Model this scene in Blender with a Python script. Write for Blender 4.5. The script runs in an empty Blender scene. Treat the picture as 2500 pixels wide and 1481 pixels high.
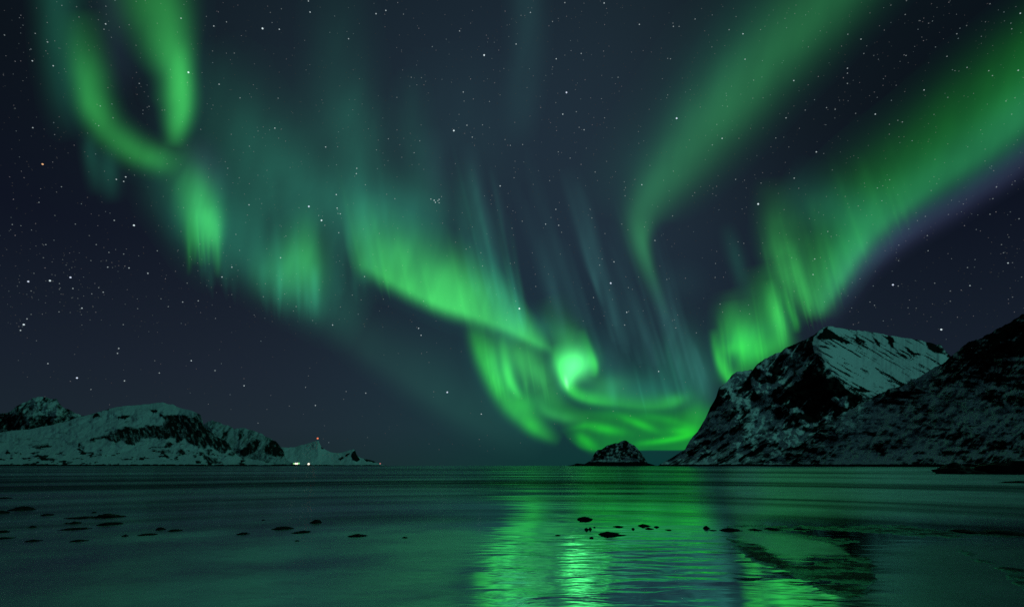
import bpy, math, os
import numpy as np

# ------------------------------------------------------------------ camera, world, light, exposure
SC = bpy.context.scene
COL = SC.collection
F = 1150.0                        # focal length in photo pixels (photo 2500 x 1481)
CX, CY, HZ = 1250.0, 740.5, 1136.0
PITCH = math.atan((HZ - CY) / F)
CAM_Z = 1.6
cam_d = bpy.data.cameras.new("camera")
cam_d.sensor_width = 36.0
cam_d.lens = 36.0 * F / 2500.0
cam_d.clip_start = 0.1
cam_d.clip_end = 2.0e6
cam = bpy.data.objects.new("camera", cam_d)
COL.objects.link(cam)
cam.location = (0, 0, CAM_Z)
cam.rotation_euler = (math.pi / 2 + PITCH, 0, 0)
SC.camera = cam

SP, CP = math.sin(PITCH), math.cos(PITCH)


def pdir(px, py):
    """unit direction(s) seen at photo pixel(s)"""
    px = np.asarray(px, float); py = np.asarray(py, float)
    xc = (px - CX) / F; yc = (CY - py) / F
    d = np.stack([xc, CP - yc * SP, SP + yc * CP], -1)
    return d / np.linalg.norm(d, axis=-1, keepdims=True)


def ground(px, py, z=0.0):
    d = pdir(px, py)
    t = (z - CAM_Z) / d[..., 2]
    return np.stack([d[..., 0] * t, d[..., 1] * t, np.full_like(t, z)], -1)


world = bpy.data.worlds.new("World")
SC.world = world
world.use_nodes = True
WN, WL = world.node_tree.nodes, world.node_tree.links
WN.clear()


def wnode(t, **kw):
    n = WN.new(t)
    for k, v in kw.items():
        setattr(n, k, v)
    return n


w_out = wnode("ShaderNodeOutputWorld")
w_bg = wnode("ShaderNodeBackground")
WL.new(w_bg.outputs[0], w_out.inputs[0])
w_tc = wnode("ShaderNodeTexCoord")
w_sep = wnode("ShaderNodeSeparateXYZ")
WL.new(w_tc.outputs["Generated"], w_sep.inputs[0])
w_ramp = wnode("ShaderNodeValToRGB")
WL.new(w_sep.outputs["Z"], w_ramp.inputs[0])
SKY = [(0.0, (.0075, .0165, .0205)), (.07, (.0092, .0170, .0260)), (.16, (.0080, .0132, .0240)),
       (.36, (.0039, .0056, .0138)), (.55, (.0026, .0044, .0080)), (.80, (.0026, .0054, .0085)), (.91, (.006, .018, .018)), (1.0, (.012, .045, .040))]
els = w_ramp.color_ramp.elements
els[0].position, els[0].color = SKY[0][0], SKY[0][1] + (1,)
els[1].position, els[1].color = SKY[-1][0], SKY[-1][1] + (1,)
for p_, c_ in SKY[1:-1]:
    e_ = els.new(p_); e_.color = c_ + (1,)
w_cur = w_ramp.outputs[0]


def wglow(direction, sigma_deg, col):
    """a soft airglow patch round a sky direction"""
    global w_cur
    k = 1.0 / math.radians(sigma_deg) ** 2
    dot = wnode("ShaderNodeVectorMath", operation="DOT_PRODUCT")
    WL.new(w_tc.outputs["Generated"], dot.inputs[0])
    dot.inputs[1].default_value = tuple(float(v) for v in direction)
    ma = wnode("ShaderNodeMath", operation="MULTIPLY_ADD")
    WL.new(dot.outputs["Value"], ma.inputs[0]); ma.inputs[1].default_value = k; ma.inputs[2].default_value = -k
    ex = wnode("ShaderNodeMath", operation="EXPONENT")
    WL.new(ma.outputs[0], ex.inputs[0])
    sc = wnode("ShaderNodeVectorMath", operation="SCALE")
    sc.inputs[0].default_value = col
    WL.new(ex.outputs[0], sc.inputs["Scale"])
    ad = wnode("ShaderNodeVectorMath", operation="ADD")
    WL.new(w_cur, ad.inputs[0]); WL.new(sc.outputs[0], ad.inputs[1])
    w_cur = ad.outputs[0]


wglow(pdir(1330, 480), 15, (.0095, .0190, .0300))
wglow(pdir(1200, 30), 11, (.0028, .0050, .0085))
wglow(pdir(1050, 930), 10, (.0020, .0060, .0080))
wglow(pdir(1350, 1120), 12, (-.004, .0150, .0080))
wglow(pdir(720, 250), 11, (.0055, .0110, .0160))
wglow(pdir(1660, 640), 10, (.0040, .0075, .0100))
wglow(pdir(1600, 80), 9, (.0030, .0060, .0070))
wglow(pdir(600, 1000), 13, (.0030, .0036, .0050))
wglow(pdir(1640, 1120), 6, (-.003, .0100, .0060))
wglow((0.25, -0.86, 0.44), 28, (.016, .070, .072))     # unseen auroral glow added behind the camera to light the snow
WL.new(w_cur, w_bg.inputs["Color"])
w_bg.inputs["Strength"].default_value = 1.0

aurora_sun_d = bpy.data.lights.new("aurora_fill_sun", "SUN")  # added green sun standing in for aurora light from the upper right
aurora_sun_d.energy = 0.31
aurora_sun_d.angle = math.radians(12)
aurora_sun_d.color = (.20, 1.0, .76)
aurora_sun = bpy.data.objects.new("aurora_fill_sun", aurora_sun_d)
COL.objects.link(aurora_sun)
aurora_sun.rotation_euler = (math.radians(58), 0, math.radians(72))

vs = SC.view_settings
vs.view_transform = "Standard"; vs.look = "None"; vs.exposure = 0.0; vs.gamma = 1.0
vs.use_curve_mapping = False
SC.cycles.transparent_max_bounces = 96
SC.cycles.max_bounces = 6
SC.cycles.use_denoising = False

# ------------------------------------------------------------------ helpers


def _hash(ix, iy, seed):
    n = (ix.astype(np.int64) * 374761393 + iy.astype(np.int64) * 668265263 + seed * 1442695041) & 0xFFFFFFFF
    n = ((n ^ (n >> 13)) * 1274126177) & 0xFFFFFFFF
    n = n ^ (n >> 16)
    return (n & 0xFFFF) / 65535.0


def vnoise(x, y, seed=0):
    x = np.asarray(x, float); y = np.asarray(y, float)
    x, y = np.broadcast_arrays(x, y)
    ix = np.floor(x); iy = np.floor(y)
    fx = x - ix; fy = y - iy
    fx = fx * fx * fx * (fx * (fx * 6 - 15) + 10); fy = fy * fy * fy * (fy * (fy * 6 - 15) + 10)
    a = _hash(ix, iy, seed); b = _hash(ix + 1, iy, seed); c = _hash(ix, iy + 1, seed); d = _hash(ix + 1, iy + 1, seed)
    return (a * (1 - fx) + b * fx) * (1 - fy) + (c * (1 - fx) + d * fx) * fy


def fbm(x, y, seed=0, octs=4, gain=.5):
    """0..1-ish, centred on .5"""
    s, a, t, f = 0.0, 1.0, 0.0, 1.0
    for o in range(octs):
        s = s + a * vnoise(x * f + 17.3 * o, y * f - 9.1 * o, seed + o * 31); t += a
        a *= gain; f *= 2.03
    return s / t


def sstep(a, b, x):
    t = np.clip((x - a) / (b - a), 0, 1)
    return t * t * (3 - 2 * t)


def inpoly(px, py, poly):
    px = np.asarray(px, float); py = np.asarray(py, float)
    inside = np.zeros(px.shape, bool)
    n = len(poly)
    for i in range(n):
        x0, y0 = poly[i]; x1, y1 = poly[(i + 1) % n]
        if y0 == y1:
            continue
        c = ((y0 > py) != (y1 > py)) & (px < (x1 - x0) * (py - y0) / (y1 - y0) + x0)
        inside ^= c
    return inside


def pdist(px, py, poly):
    """signed distance in pixels, positive inside"""
    d = np.full(np.shape(px), 1e9)
    n = len(poly)
    for i in range(n):
        ax, ay = poly[i]; bx, by = poly[(i + 1) % n]
        ex, ey = bx - ax, by - ay
        t = np.clip(((px - ax) * ex + (py - ay) * ey) / (ex * ex + ey * ey + 1e-9), 0, 1)
        d = np.minimum(d, np.hypot(px - ax - t * ex, py - ay - t * ey))
    return np.where(inpoly(px, py, poly), d, -d)


def segdist(px, py, pts):
    d = np.full(np.shape(px), 1e9)
    for (ax, ay), (bx, by) in zip(pts[:-1], pts[1:]):
        ex, ey = bx - ax, by - ay
        t = np.clip(((px - ax) * ex + (py - ay) * ey) / (ex * ex + ey * ey + 1e-9), 0, 1)
        d = np.minimum(d, np.hypot(px - ax - t * ex, py - ay - t * ey))
    return d


def grid_faces(nu, nv, off=0, wrap=False):
    u = np.arange(nu if wrap else nu - 1); v = np.arange(nv - 1)
    U, V = np.meshgrid(u, v, indexing="ij")
    U2 = (U + 1) % nu
    return np.stack([U * nv + V, U2 * nv + V, U2 * nv + V + 1, U * nv + V + 1], -1).reshape(-1, 4) + off


def mesh_obj(name, verts, faces, mat, parent=None, attrs=None, smooth=True):
    me = bpy.data.meshes.new(name)
    verts = np.asarray(verts, np.float32); faces = np.asarray(faces, np.int32)
    k = faces.shape[1]
    me.vertices.add(len(verts)); me.vertices.foreach_set("co", verts.ravel())
    me.loops.add(faces.size); me.loops.foreach_set("vertex_index", faces.ravel())
    me.polygons.add(len(faces))
    me.polygons.foreach_set("loop_start", np.arange(0, faces.size, k, dtype=np.int32))
    me.update(calc_edges=True)
    me.polygons.foreach_set("use_smooth", np.full(len(faces), smooth))
    for an, (typ, data) in (attrs or {}).items():
        a = me.attributes.new(an, typ, "POINT")
        a.data.foreach_set("color" if typ == "FLOAT_COLOR" else "value", np.asarray(data, np.float32).ravel())
    me.validate()
    if mat:
        me.materials.append(mat)
    o = bpy.data.objects.new(name, me)
    COL.objects.link(o)
    if parent:
        o.parent = parent
    return o


def tag(o, label=None, cat=None, group=None, kind=None):
    if label: o["label"] = label
    if cat: o["category"] = cat
    if group: o["group"] = group
    if kind: o["kind"] = kind
    return o


def empty(name, loc):
    o = bpy.data.objects.new(name, None)
    o.empty_display_size = .3
    o.location = loc
    COL.objects.link(o)
    return o


class Mat:
    def __init__(self, name):
        self.m = bpy.data.materials.new(name); self.m.use_nodes = True
        self.t = self.m.node_tree; self.t.nodes.clear()
        self.out = self.n("ShaderNodeOutputMaterial")

    def n(self, t, **kw):
        x = self.t.nodes.new(t)
        for k, v in kw.items(): setattr(x, k, v)
        return x

    def l(self, a, b): self.t.links.new(a, b)

    def attr(self, name):
        x = self.n("ShaderNodeAttribute"); x.attribute_name = name; return x

    def math(self, op, a, b=None, c=None, clamp=False):
        x = self.n("ShaderNodeMath", operation=op); x.use_clamp = clamp
        for i, v in enumerate((a, b, c)):
            if v is None: continue
            if isinstance(v, (int, float)): x.inputs[i].default_value = v
            else: self.l(v, x.inputs[i])
        return x.outputs[0]

    def noise(self, vec, scale, detail=4, rough=.5):
        x = self.n("ShaderNodeTexNoise"); x.inputs["Scale"].default_value = scale
        x.inputs["Detail"].default_value = detail; x.inputs["Roughness"].default_value = rough
        if vec is not None: self.l(vec, x.inputs["Vector"])
        return x.outputs["Fac"]

    def mapping(self, vec, scale=(1, 1, 1), rot=(0, 0, 0)):
        x = self.n("ShaderNodeMapping"); x.inputs["Scale"].default_value = scale; x.inputs["Rotation"].default_value = rot
        self.l(vec, x.inputs["Vector"]); return x.outputs[0]

    def mixcol(self, fac, a, b):
        x = self.n("ShaderNodeMix", data_type="RGBA")
        self.l(fac, x.inputs[0])
        for i, v in ((6, a), (7, b)):
            if isinstance(v, tuple): x.inputs[i].default_value = v + (1,)
            else: self.l(v, x.inputs[i])
        return x.outputs[2]


# ------------------------------------------------------------------ materials
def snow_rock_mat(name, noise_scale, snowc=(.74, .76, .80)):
    m = Mat(name)
    pos = m.n("ShaderNodeNewGeometry").outputs["Position"]
    s = m.attr("snow").outputs["Fac"]
    n1 = m.noise(pos, noise_scale, 6, .65)
    n2 = m.noise(pos, noise_scale * 5, 4, .6)
    v = m.math("ADD", s, m.math("MULTIPLY_ADD", n1, .55, -.275))
    v = m.math("ADD", v, m.math("MULTIPLY_ADD", n2, .5, -.25))
    r = m.n("ShaderNodeMapRange"); r.interpolation_type = "SMOOTHSTEP"
    m.l(v, r.inputs[0]); r.inputs[1].default_value = .22; r.inputs[2].default_value = .92
    rockc = m.mixcol(n2, (.006, .008, .008), (.022, .025, .024))
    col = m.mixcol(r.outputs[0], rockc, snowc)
    b = m.n("ShaderNodeBsdfDiffuse"); m.l(col, b.inputs["Color"])
    bp = m.n("ShaderNodeBump"); bp.inputs["Strength"].default_value = .8
    bp.inputs["Distance"].default_value = 1.6 / noise_scale * .25
    m.l(m.math("MULTIPLY", n1, m.math("MULTIPLY_ADD", r.outputs[0], -.8, 1.0)), bp.inputs["Height"]); m.l(bp.outputs[0], b.inputs["Normal"])
    m.l(b.outputs[0], m.out.inputs[0])
    return m.m


def rock_mat():
    m = Mat("wet_dark_rock")
    pos = m.n("ShaderNodeNewGeometry").outputs["Position"]
    n = m.noise(pos, 14, 5)
    col = m.mixcol(n, (.002, .002, .002), (.008, .009, .008))
    p = m.n("ShaderNodeBsdfPrincipled"); m.l(col, p.inputs["Base Color"])
    p.inputs["Roughness"].default_value = .55
    p.inputs["Specular IOR Level"].default_value = .14
    bp = m.n("ShaderNodeBump"); bp.inputs["Strength"].default_value = .6; bp.inputs["Distance"].default_value = .03
    m.l(n, bp.inputs["Height"]); m.l(bp.outputs[0], p.inputs["Normal"])
    m.l(p.outputs[0], m.out.inputs[0])
    return m.m


def sand_mat():
    m = Mat("wet_sand")
    pos = m.n("ShaderNodeNewGeometry").outputs["Position"]
    n = m.noise(pos, 9, 6)
    col = m.mixcol(n, (.004, .004, .004), (.016, .015, .013))
    p = m.n("ShaderNodeBsdfPrincipled"); m.l(col, p.inputs["Base Color"])
    p.inputs["Roughness"].default_value = .5
    p.inputs["Specular IOR Level"].default_value = .10
    wet = m.attr("wet").outputs["Fac"]
    nw = m.noise(m.mapping(pos, (5, 11, 5)), 2.0, 6, .7)
    wr = m.n("ShaderNodeMapRange"); wr.interpolation_type = "SMOOTHSTEP"
    m.l(m.math("ADD", wet, m.math("MULTIPLY_ADD", nw, 2.0, -1.0)), wr.inputs[0]); wr.inputs[1].default_value = .15; wr.inputs[2].default_value = .95
    gl = m.n("ShaderNodeBsdfGlossy"); gl.inputs["Color"].default_value = (.30, .56, .48, 1); gl.inputs["Roughness"].default_value = .22
    n2 = m.noise(m.mapping(pos, (3, 9, 3)), 3.0, 5)
    bp = m.n("ShaderNodeBump"); bp.inputs["Strength"].default_value = .5; bp.inputs["Distance"].default_value = .03
    m.l(n2, bp.inputs["Height"]); m.l(bp.outputs[0], p.inputs["Normal"])
    m.l(bp.outputs[0], gl.inputs["Normal"])
    mx = m.n("ShaderNodeMixShader"); m.l(wr.outputs[0], mx.inputs[0]); m.l(p.outputs[0], mx.inputs[1]); m.l(gl.outputs[0], mx.inputs[2])
    m.l(mx.outputs[0], m.out.inputs[0])
    return m.m


def water_mat():
    m = Mat("shallow_night_water")
    pos = m.n("ShaderNodeNewGeometry").outputs["Position"]
    far = m.attr("far").outputs["Fac"]; rip = m.attr("ripple").outputs["Fac"]
    gl = m.attr("gloss").outputs["Fac"]; ro = m.attr("rough").outputs["Fac"]
    # small film ripples, crests along x
    wp = m.n("ShaderNodeVectorMath", operation="ADD"); m.l(pos, wp.inputs[0])
    dn = m.n("ShaderNodeTexNoise"); dn.inputs["Scale"].default_value = 1.1; dn.inputs["Detail"].default_value = 2; m.l(pos, dn.inputs["Vector"])
    ds = m.n("ShaderNodeVectorMath", operation="SCALE"); m.l(dn.outputs["Color"], ds.inputs[0]); ds.inputs["Scale"].default_value = .6
    m.l(ds.outputs[0], wp.inputs[1])
    r1 = m.noise(m.mapping(wp.outputs[0], (1.15, 4.2, 1), (0, 0, math.radians(6))), 1.0, 2, .5)
    r2 = m.noise(m.mapping(wp.outputs[0], (5.5, 17.0, 1), (0, 0, math.radians(-5))), 1.0, 2, .5)
    r0 = m.noise(m.mapping(wp.outputs[0], (.45, 1.5, 1), (0, 0, math.radians(9))), 1.0, 2, .5)
    h = m.math("ADD", m.math("MULTIPLY_ADD", r1, .0115, m.math("MULTIPLY", r0, .022)), m.math("MULTIPLY", r2, .0017))
    pt = m.noise(m.mapping(pos, (.5, 1.1, 1)), 1.0, 2, .5)
    h = m.math("MULTIPLY", h, m.math("MULTIPLY", rip, m.math("MULTIPLY_ADD", pt, 2.6, -.3)))
    # long-exposure swell further out
    w1 = m.noise(m.mapping(pos, (.020, .13, 1), (0, 0, math.radians(2))), 1.0, 2, .45)
    w2 = m.noise(m.mapping(pos, (.004, .028, 1)), 1.0, 3, .5)
    hf = m.math("ADD", m.math("MULTIPLY_ADD", w1, .55, -.275), m.math("MULTIPLY_ADD", w2, 1.8, -.9))
    hf = m.math("MULTIPLY", hf, far)
    bp = m.n("ShaderNodeBump"); bp.inputs["Strength"].default_value = 1.0; bp.inputs["Distance"].default_value = 1.0
    m.l(m.math("ADD", h, hf), bp.inputs["Height"])
    g = m.n("ShaderNodeBsdfGlossy"); g.distribution = "GGX"
    m.l(ro, g.inputs["Roughness"]); m.l(bp.outputs[0], g.inputs["Normal"])
    cc = m.n("ShaderNodeCombineColor")
    for i, k in enumerate((.74, .96, .96)):
        m.l(m.math("MULTIPLY", gl, k), cc.inputs[i])
    m.l(cc.outputs[0], g.inputs["Color"])
    d = m.n("ShaderNodeBsdfDiffuse"); d.inputs["Color"].default_value = (.010, .018, .019, 1)
    fr = m.n("ShaderNodeFresnel"); fr.inputs["IOR"].default_value = 1.8
    fac = m.math("MULTIPLY_ADD", fr.outputs[0], .15, .85, clamp=True)
    mx = m.n("ShaderNodeMixShader"); m.l(fac, mx.inputs[0]); m.l(d.outputs[0], mx.inputs[1]); m.l(g.outputs[0], mx.inputs[2])
    m.l(mx.outputs[0], m.out.inputs[0])
    return m.m


def glow_mat():
    m = Mat("aurora_light")
    a = m.attr("glow")
    e = m.n("ShaderNodeEmission"); m.l(a.outputs["Color"], e.inputs["Color"]); e.inputs["Strength"].default_value = 1.0
    t = m.n("ShaderNodeBsdfTransparent")
    ad = m.n("ShaderNodeAddShader"); m.l(e.outputs[0], ad.inputs[0]); m.l(t.outputs[0], ad.inputs[1])
    m.l(ad.outputs[0], m.out.inputs[0])
    m.m.cycles.emission_sampling = "NONE"
    return m.m


def star_mat():
    m = Mat("star_light")
    a = m.attr("glow")
    e = m.n("ShaderNodeEmission"); m.l(a.outputs["Color"], e.inputs["Color"])
    m.l(e.outputs[0], m.out.inputs[0])
    m.m.cycles.emission_sampling = "NONE"
    return m.m


def emit_mat(name, col, strength):
    m = Mat(name)
    e = m.n("ShaderNodeEmission"); e.inputs["Color"].default_value = col + (1,); e.inputs["Strength"].default_value = strength
    m.l(e.outputs[0], m.out.inputs[0]); m.m.cycles.emission_sampling = "NONE"
    return m.m


def plain_mat(name, col, rough=.6):
    m = Mat(name)
    pos = m.n("ShaderNodeNewGeometry").outputs["Position"]
    n = m.noise(pos, 3, 4)
    c = m.mixcol(n, tuple(v * .7 for v in col), col)
    p = m.n("ShaderNodeBsdfPrincipled"); m.l(c, p.inputs["Base Color"]); p.inputs["Roughness"].default_value = rough
    m.l(p.outputs[0], m.out.inputs[0])
    return m.m


M_WATER, M_SAND, M_ROCK, M_GLOW, M_STAR = water_mat(), sand_mat(), rock_mat(), glow_mat(), star_mat()
M_POST = plain_mat("painted_steel", (.05, .05, .05))

# ------------------------------------------------------------------ ground: beach sheet and water sheet
# photo-pixel outlines of sand that stands out of the water on the right
SANDBARS = [
    [(1748, 1292), (1790, 1312), (1840, 1322), (1888, 1350), (1936, 1373), (1966, 1372), (1992, 1363), (2060, 1356), (2135, 1355),
     (2140, 1378), (2146, 1412), (2120, 1452), (2075, 1470), (2010, 1450), (1956, 1420), (1918, 1398), (1850, 1377), (1812, 1360), (1790, 1338)],
    [(1888, 1297), (1940, 1297), (2010, 1310), (2110, 1319), (2090, 1326), (2050, 1334), (2135, 1354), (2070, 1340), (2005, 1322), (1940, 1308)],
    [(1750, 1284), (1890, 1281), (2030, 1279), (2230, 1282), (2520, 1302), (2520, 1316), (2270, 1312), (2130, 1306), (1960, 1296), (1790, 1295)],
    [(2175, 1342), (2260, 1347), (2345, 1341), (2385, 1354), (2500, 1392), (2620, 1440), (2700, 1600), (2560, 1500), (2430, 1392), (2345, 1352), (2260, 1351)],
]


def ground_sheet():
    # azimuth: dense across the view, coarse behind; radius: log spaced
    a_f = np.radians(np.linspace(-58, 58, 760))
    a_b = np.radians(np.linspace(58, 302, 60))[1:-1]
    az = np.concatenate([a_f, a_b])
    pyr = np.concatenate([np.array([2600, 2100, 1800, 1650, 1560, 1510]), np.linspace(1484, 1160, 240), np.linspace(1158, 1139, 24)])
    dist = CAM_Z / np.tan(np.arctan((pyr - CY) / F) - PITCH)
    dist = np.concatenate([[.02], dist, [1100, 1800, 3000, 6000, 15000, 50000, 160000]])
    A, R = np.meshgrid(az, dist, indexing="ij")
    X = R * np.sin(A); Y = R * np.cos(A)
    # photo pixel of each vertex on z = 0
    fwd = Y * CP - CAM_Z * SP
    okf = fwd > .3
    fw = np.where(okf, fwd, 1)
    PX = np.where(okf, CX + F * X / fw, 1e5)
    PY = np.where(okf, CY - F * (-Y * SP - CAM_Z * CP) / fw, 1e5)
    return A, R, X, Y, PX, PY, len(az), len(dist)


A_, R_, GX, GY, PX, PY, nu, nv = ground_sheet()
g_faces = grid_faces(nu, nv, wrap=True)
wx = PX + 26 * (fbm(GX * .9, GY * .9, 5) - .5) + 16 * (fbm(GX * 4, GY * 9, 6) - .5)
wy = PY + 14 * (fbm(GX * .8, GY * 1.3, 7) - .5) + 9 * (fbm(GX * 4, GY * 9, 8) - .5)
bar = np.full(PX.shape, -1e9)
near = (PX > 1600) & (PX < 2800) & (PY > 1240) & (PY < 1900)
for poly in SANDBARS:
    d = np.full(PX.shape, -1e9)
    d[near] = pdist(wx[near], wy[near], poly)
    bar = np.maximum(bar, d)
sand_z = -.06 + .070 * sstep(-22, 12, bar) + .05 * (fbm(GX * 2.2, GY * 4, 9, 6, .62) - .5)
sand_z = np.where(R_ > 60, -.06 - (R_ - 60) * .004, sand_z)
sand_z = np.maximum(sand_z, -40)
tag(mesh_obj("beach", np.stack([GX, GY, sand_z], -1).reshape(-1, 3), g_faces, M_SAND, attrs={"wet": ("FLOAT", 1 - sstep(.0, .020, sand_z))}), kind="structure",
    label="dark wet sand beach with low bars drying between pools")

left = sstep(1240, 1080, PX + 60 * (fbm(GX * .5, GY * .5, 12) - .5))
far = sstep(9, 44, R_) * (1 - .75 * left * sstep(55, 85, R_))
rightz = sstep(1740, 1840, PX)
ripple = .25 + .75 * sstep(1290, 1345, PY)
ripple = ripple * (1 - .80 * left) * (1 - .35 * rightz)
POOL = [(1800, 1297), (1890, 1296), (1960, 1308), (2010, 1322), (2062, 1340), (2068, 1352), (1990, 1358), (1945, 1376), (1885, 1352), (1830, 1326)]
pd = np.full(PX.shape, -1e9); pd[near] = pdist(wx[near], wy[near], POOL)
pool = sstep(-16, 16, pd)
flat_r = sstep(2000, 2330, wx) * sstep(1296, 1350, wy)
mott = fbm(GX * .42 + GY * .12, GY * .60 - GX * .16, 15, 5, .55) - .5
mottf = fbm(GX * 7, GY * 12, 16, 4, .65) - .5
farR = sstep(13, 26, R_)
gloss = 1.0 - .06 * left - .22 * rightz * (1 - pool) * (1 - farR) - .22 * flat_r
mid = (1 - left) * (1 - rightz)
gloss = gloss * (1 - farR * (.52 * mid + .34 * left + .08 * rightz))
lr = np.log(np.maximum(R_, 1.0))
band = fbm(GX / (6 + .55 * R_) + 3.1, lr * 7.5 + .02 * GX / np.maximum(R_, 1), 18, 4, .55) - .5      # currents and slicks, long in x
gloss = np.clip(gloss * (1 + 2.4 * band * sstep(12, 20, R_)), .1, 1)
gloss = gloss * (1 + (.35 * mott + .25 * mottf) * np.maximum(left * sstep(1230, 1300, PY), rightz))
rough = .022 + .10 * rightz * farR + .12 * sstep(1640, 1760, PX) * sstep(1900, 1800, PX) * sstep(1420, 1310, PY) + .11 * left + .14 * left * sstep(1230, 1320, PY) + .10 * rightz * sstep(1300, 1250, PY) + .03 * rightz + .10 * sstep(10, 34, R_) * (1 - .5 * left * sstep(55, 85, R_)) + (.20 + .3 * mott) * pool + .26 * flat_r
rough = np.clip(rough + (.04 + .25 * left * sstep(1230, 1320, PY)) * mott, .02, .6)
ripple = ripple * (1 - .8 * pool) * (1 - .6 * flat_r)
tag(mesh_obj("sea", np.stack([GX, GY, np.zeros_like(GX)], -1).reshape(-1, 3), g_faces, M_WATER,
             attrs={"far": ("FLOAT", far), "ripple": ("FLOAT", ripple), "gloss": ("FLOAT", gloss), "rough": ("FLOAT", rough)}),
    kind="structure", label="calm shallow sea mirroring the green aurora")


# ------------------------------------------------------------------ mountains
def mountain(name, sil, d_base, d_ridge, snow_fn, step=1.8, rows=150, jag=2.0, seed=0, relief=.05, label=None, nscale=.02, low_black=3.0, gpow=1.0, bulge=None, snowc=(.74, .76, .80), calm_fn=None):
    sil = np.array(sil, float)
    xs = np.arange(sil[0, 0], sil[-1, 0] + .01, step)
    top = np.interp(xs, sil[:, 0], sil[:, 1])
    env = np.clip((HZ - top) / 40, 0, 1)
    top = top - jag * env * 2 * (fbm(xs / 14, xs * 0 + seed, seed + 3, 5, .6) - .5)
    top = np.minimum(top, HZ - .6)
    db = np.interp(xs, *zip(*d_base)) if isinstance(d_base, list) else np.full(xs.shape, float(d_base))
    dr = np.interp(xs, *zip(*d_ridge)) if isinstance(d_ridge, list) else np.full(xs.shape, float(d_ridge))
    s = np.linspace(0, 1, rows) ** 1.0
    X, S = np.meshgrid(xs, s, indexing="ij")
    TOP = top[:, None] + 0 * S
    base_y = HZ + .4
    Yp = base_y + (TOP - base_y) * S
    D = db[:, None] + (dr - db)[:, None] * S ** gpow
    rn = (fbm(X / 60 + 3, Yp / 45, seed + 11, 5, .55) - .5) * 2
    rn2 = 1 - np.abs(2 * fbm(X / 34 + Yp / 60, Yp / 30, seed + 21, 4, .5) - 1) * 2
    calm = 1.0 if calm_fn is None else calm_fn(X, Yp)
    D = D * (1 + relief * calm * (rn + .5 * rn2) * np.minimum(1, S * 4) * np.minimum(1, (1 - S) * 6 + .15))
    if bulge is not None:
        D = D * (1 + bulge(X, Yp))
    d = pdir(X, Yp)
    k = D / np.hypot(d[..., 0], d[..., 1])
    P = d * k[..., None]; P[..., 2] += CAM_Z
    P[:, 0, 2] = np.minimum(P[:, 0, 2], -1)
    snow = snow_fn(X, Yp)
    snow = np.where(HZ - Yp < low_black + 3 * (fbm(X / 9, X * 0, seed + 5) - .5), -1.5, snow)
    # far side of the mountain, falling back to sea level
    ridge = P[:, -1, :]
    backs, bs = [], []
    for f_, zf in ((1.03, .97), (1.10, .86), (1.22, .62), (1.38, .32), (1.6, -.05)):
        b = ridge.copy()
        b[:, :2] *= f_
        b[:, 2] = b[:, 2] * (zf + .10 * (fbm(xs / 40, xs * 0 + f_ * 9, seed + 41) - .5)) - (3 if zf < 0 else 0)
        backs.append(b[:, None, :]); bs.append(np.full((len(xs), 1), .55))
    P = np.concatenate([P] + backs, 1); snow = np.concatenate([snow] + bs, 1)
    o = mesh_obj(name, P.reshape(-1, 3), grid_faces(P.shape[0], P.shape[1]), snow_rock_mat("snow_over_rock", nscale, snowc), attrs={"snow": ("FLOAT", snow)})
    return tag(o, kind="structure", label=label)


def warp(X, Y, a, s, seed):
    return X + a * 2 * (fbm(X / s, Y / s, seed, 4, .6) - .5), Y + a * 2 * (fbm(X / s + 7, Y / s, seed + 1, 4, .6) - .5)


def Z(pts, x0, y0, s):
    return [(x0 + x / s, y0 + y / s) for x, y in pts]


# ---- right, main mountain
SIL_MAIN = [(1606, 1136), (1614, 1131), (1643, 1114), (1672, 1095), (1686, 1071), (1704, 1051), (1722, 1022), (1733, 996), (1748, 970), (1755, 947), (1773, 932),
            (1787, 914), (1800, 906), (1816, 905), (1838, 901), (1848, 889), (1866, 877), (1888, 866), (1906, 858), (1920, 848), (1946, 837), (1971, 826),
            (1989, 817), (2000, 804), (2018, 795), (2039, 799), (2079, 805), (2118, 810), (2154, 814), (2172, 819), (2183, 820), (2234, 828), (2259, 834),
            (2280, 838), (2296, 842), (2306, 853), (2316, 864), (2340, 885), (2420, 930), (2560, 1000)]
M1 = lambda pts: Z(pts, 1620, 780, 4.1133)        # first zoom of the mountain
M2 = lambda pts: Z(pts, 2050, 760, 3.7022)        # second zoom
M3 = lambda pts: Z(pts, 1600, 740, 2.7778)
BOWL = M3([(1085, 225), (1160, 150), (1330, 175), (1590, 215), (1900, 270), (1985, 375), (1990, 400), (1850, 490), (1550, 610), (1480, 640), (1330, 600), (1280, 560), (1230, 500),
           (1160, 440), (1140, 390), (1085, 340), (1060, 270)])
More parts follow.
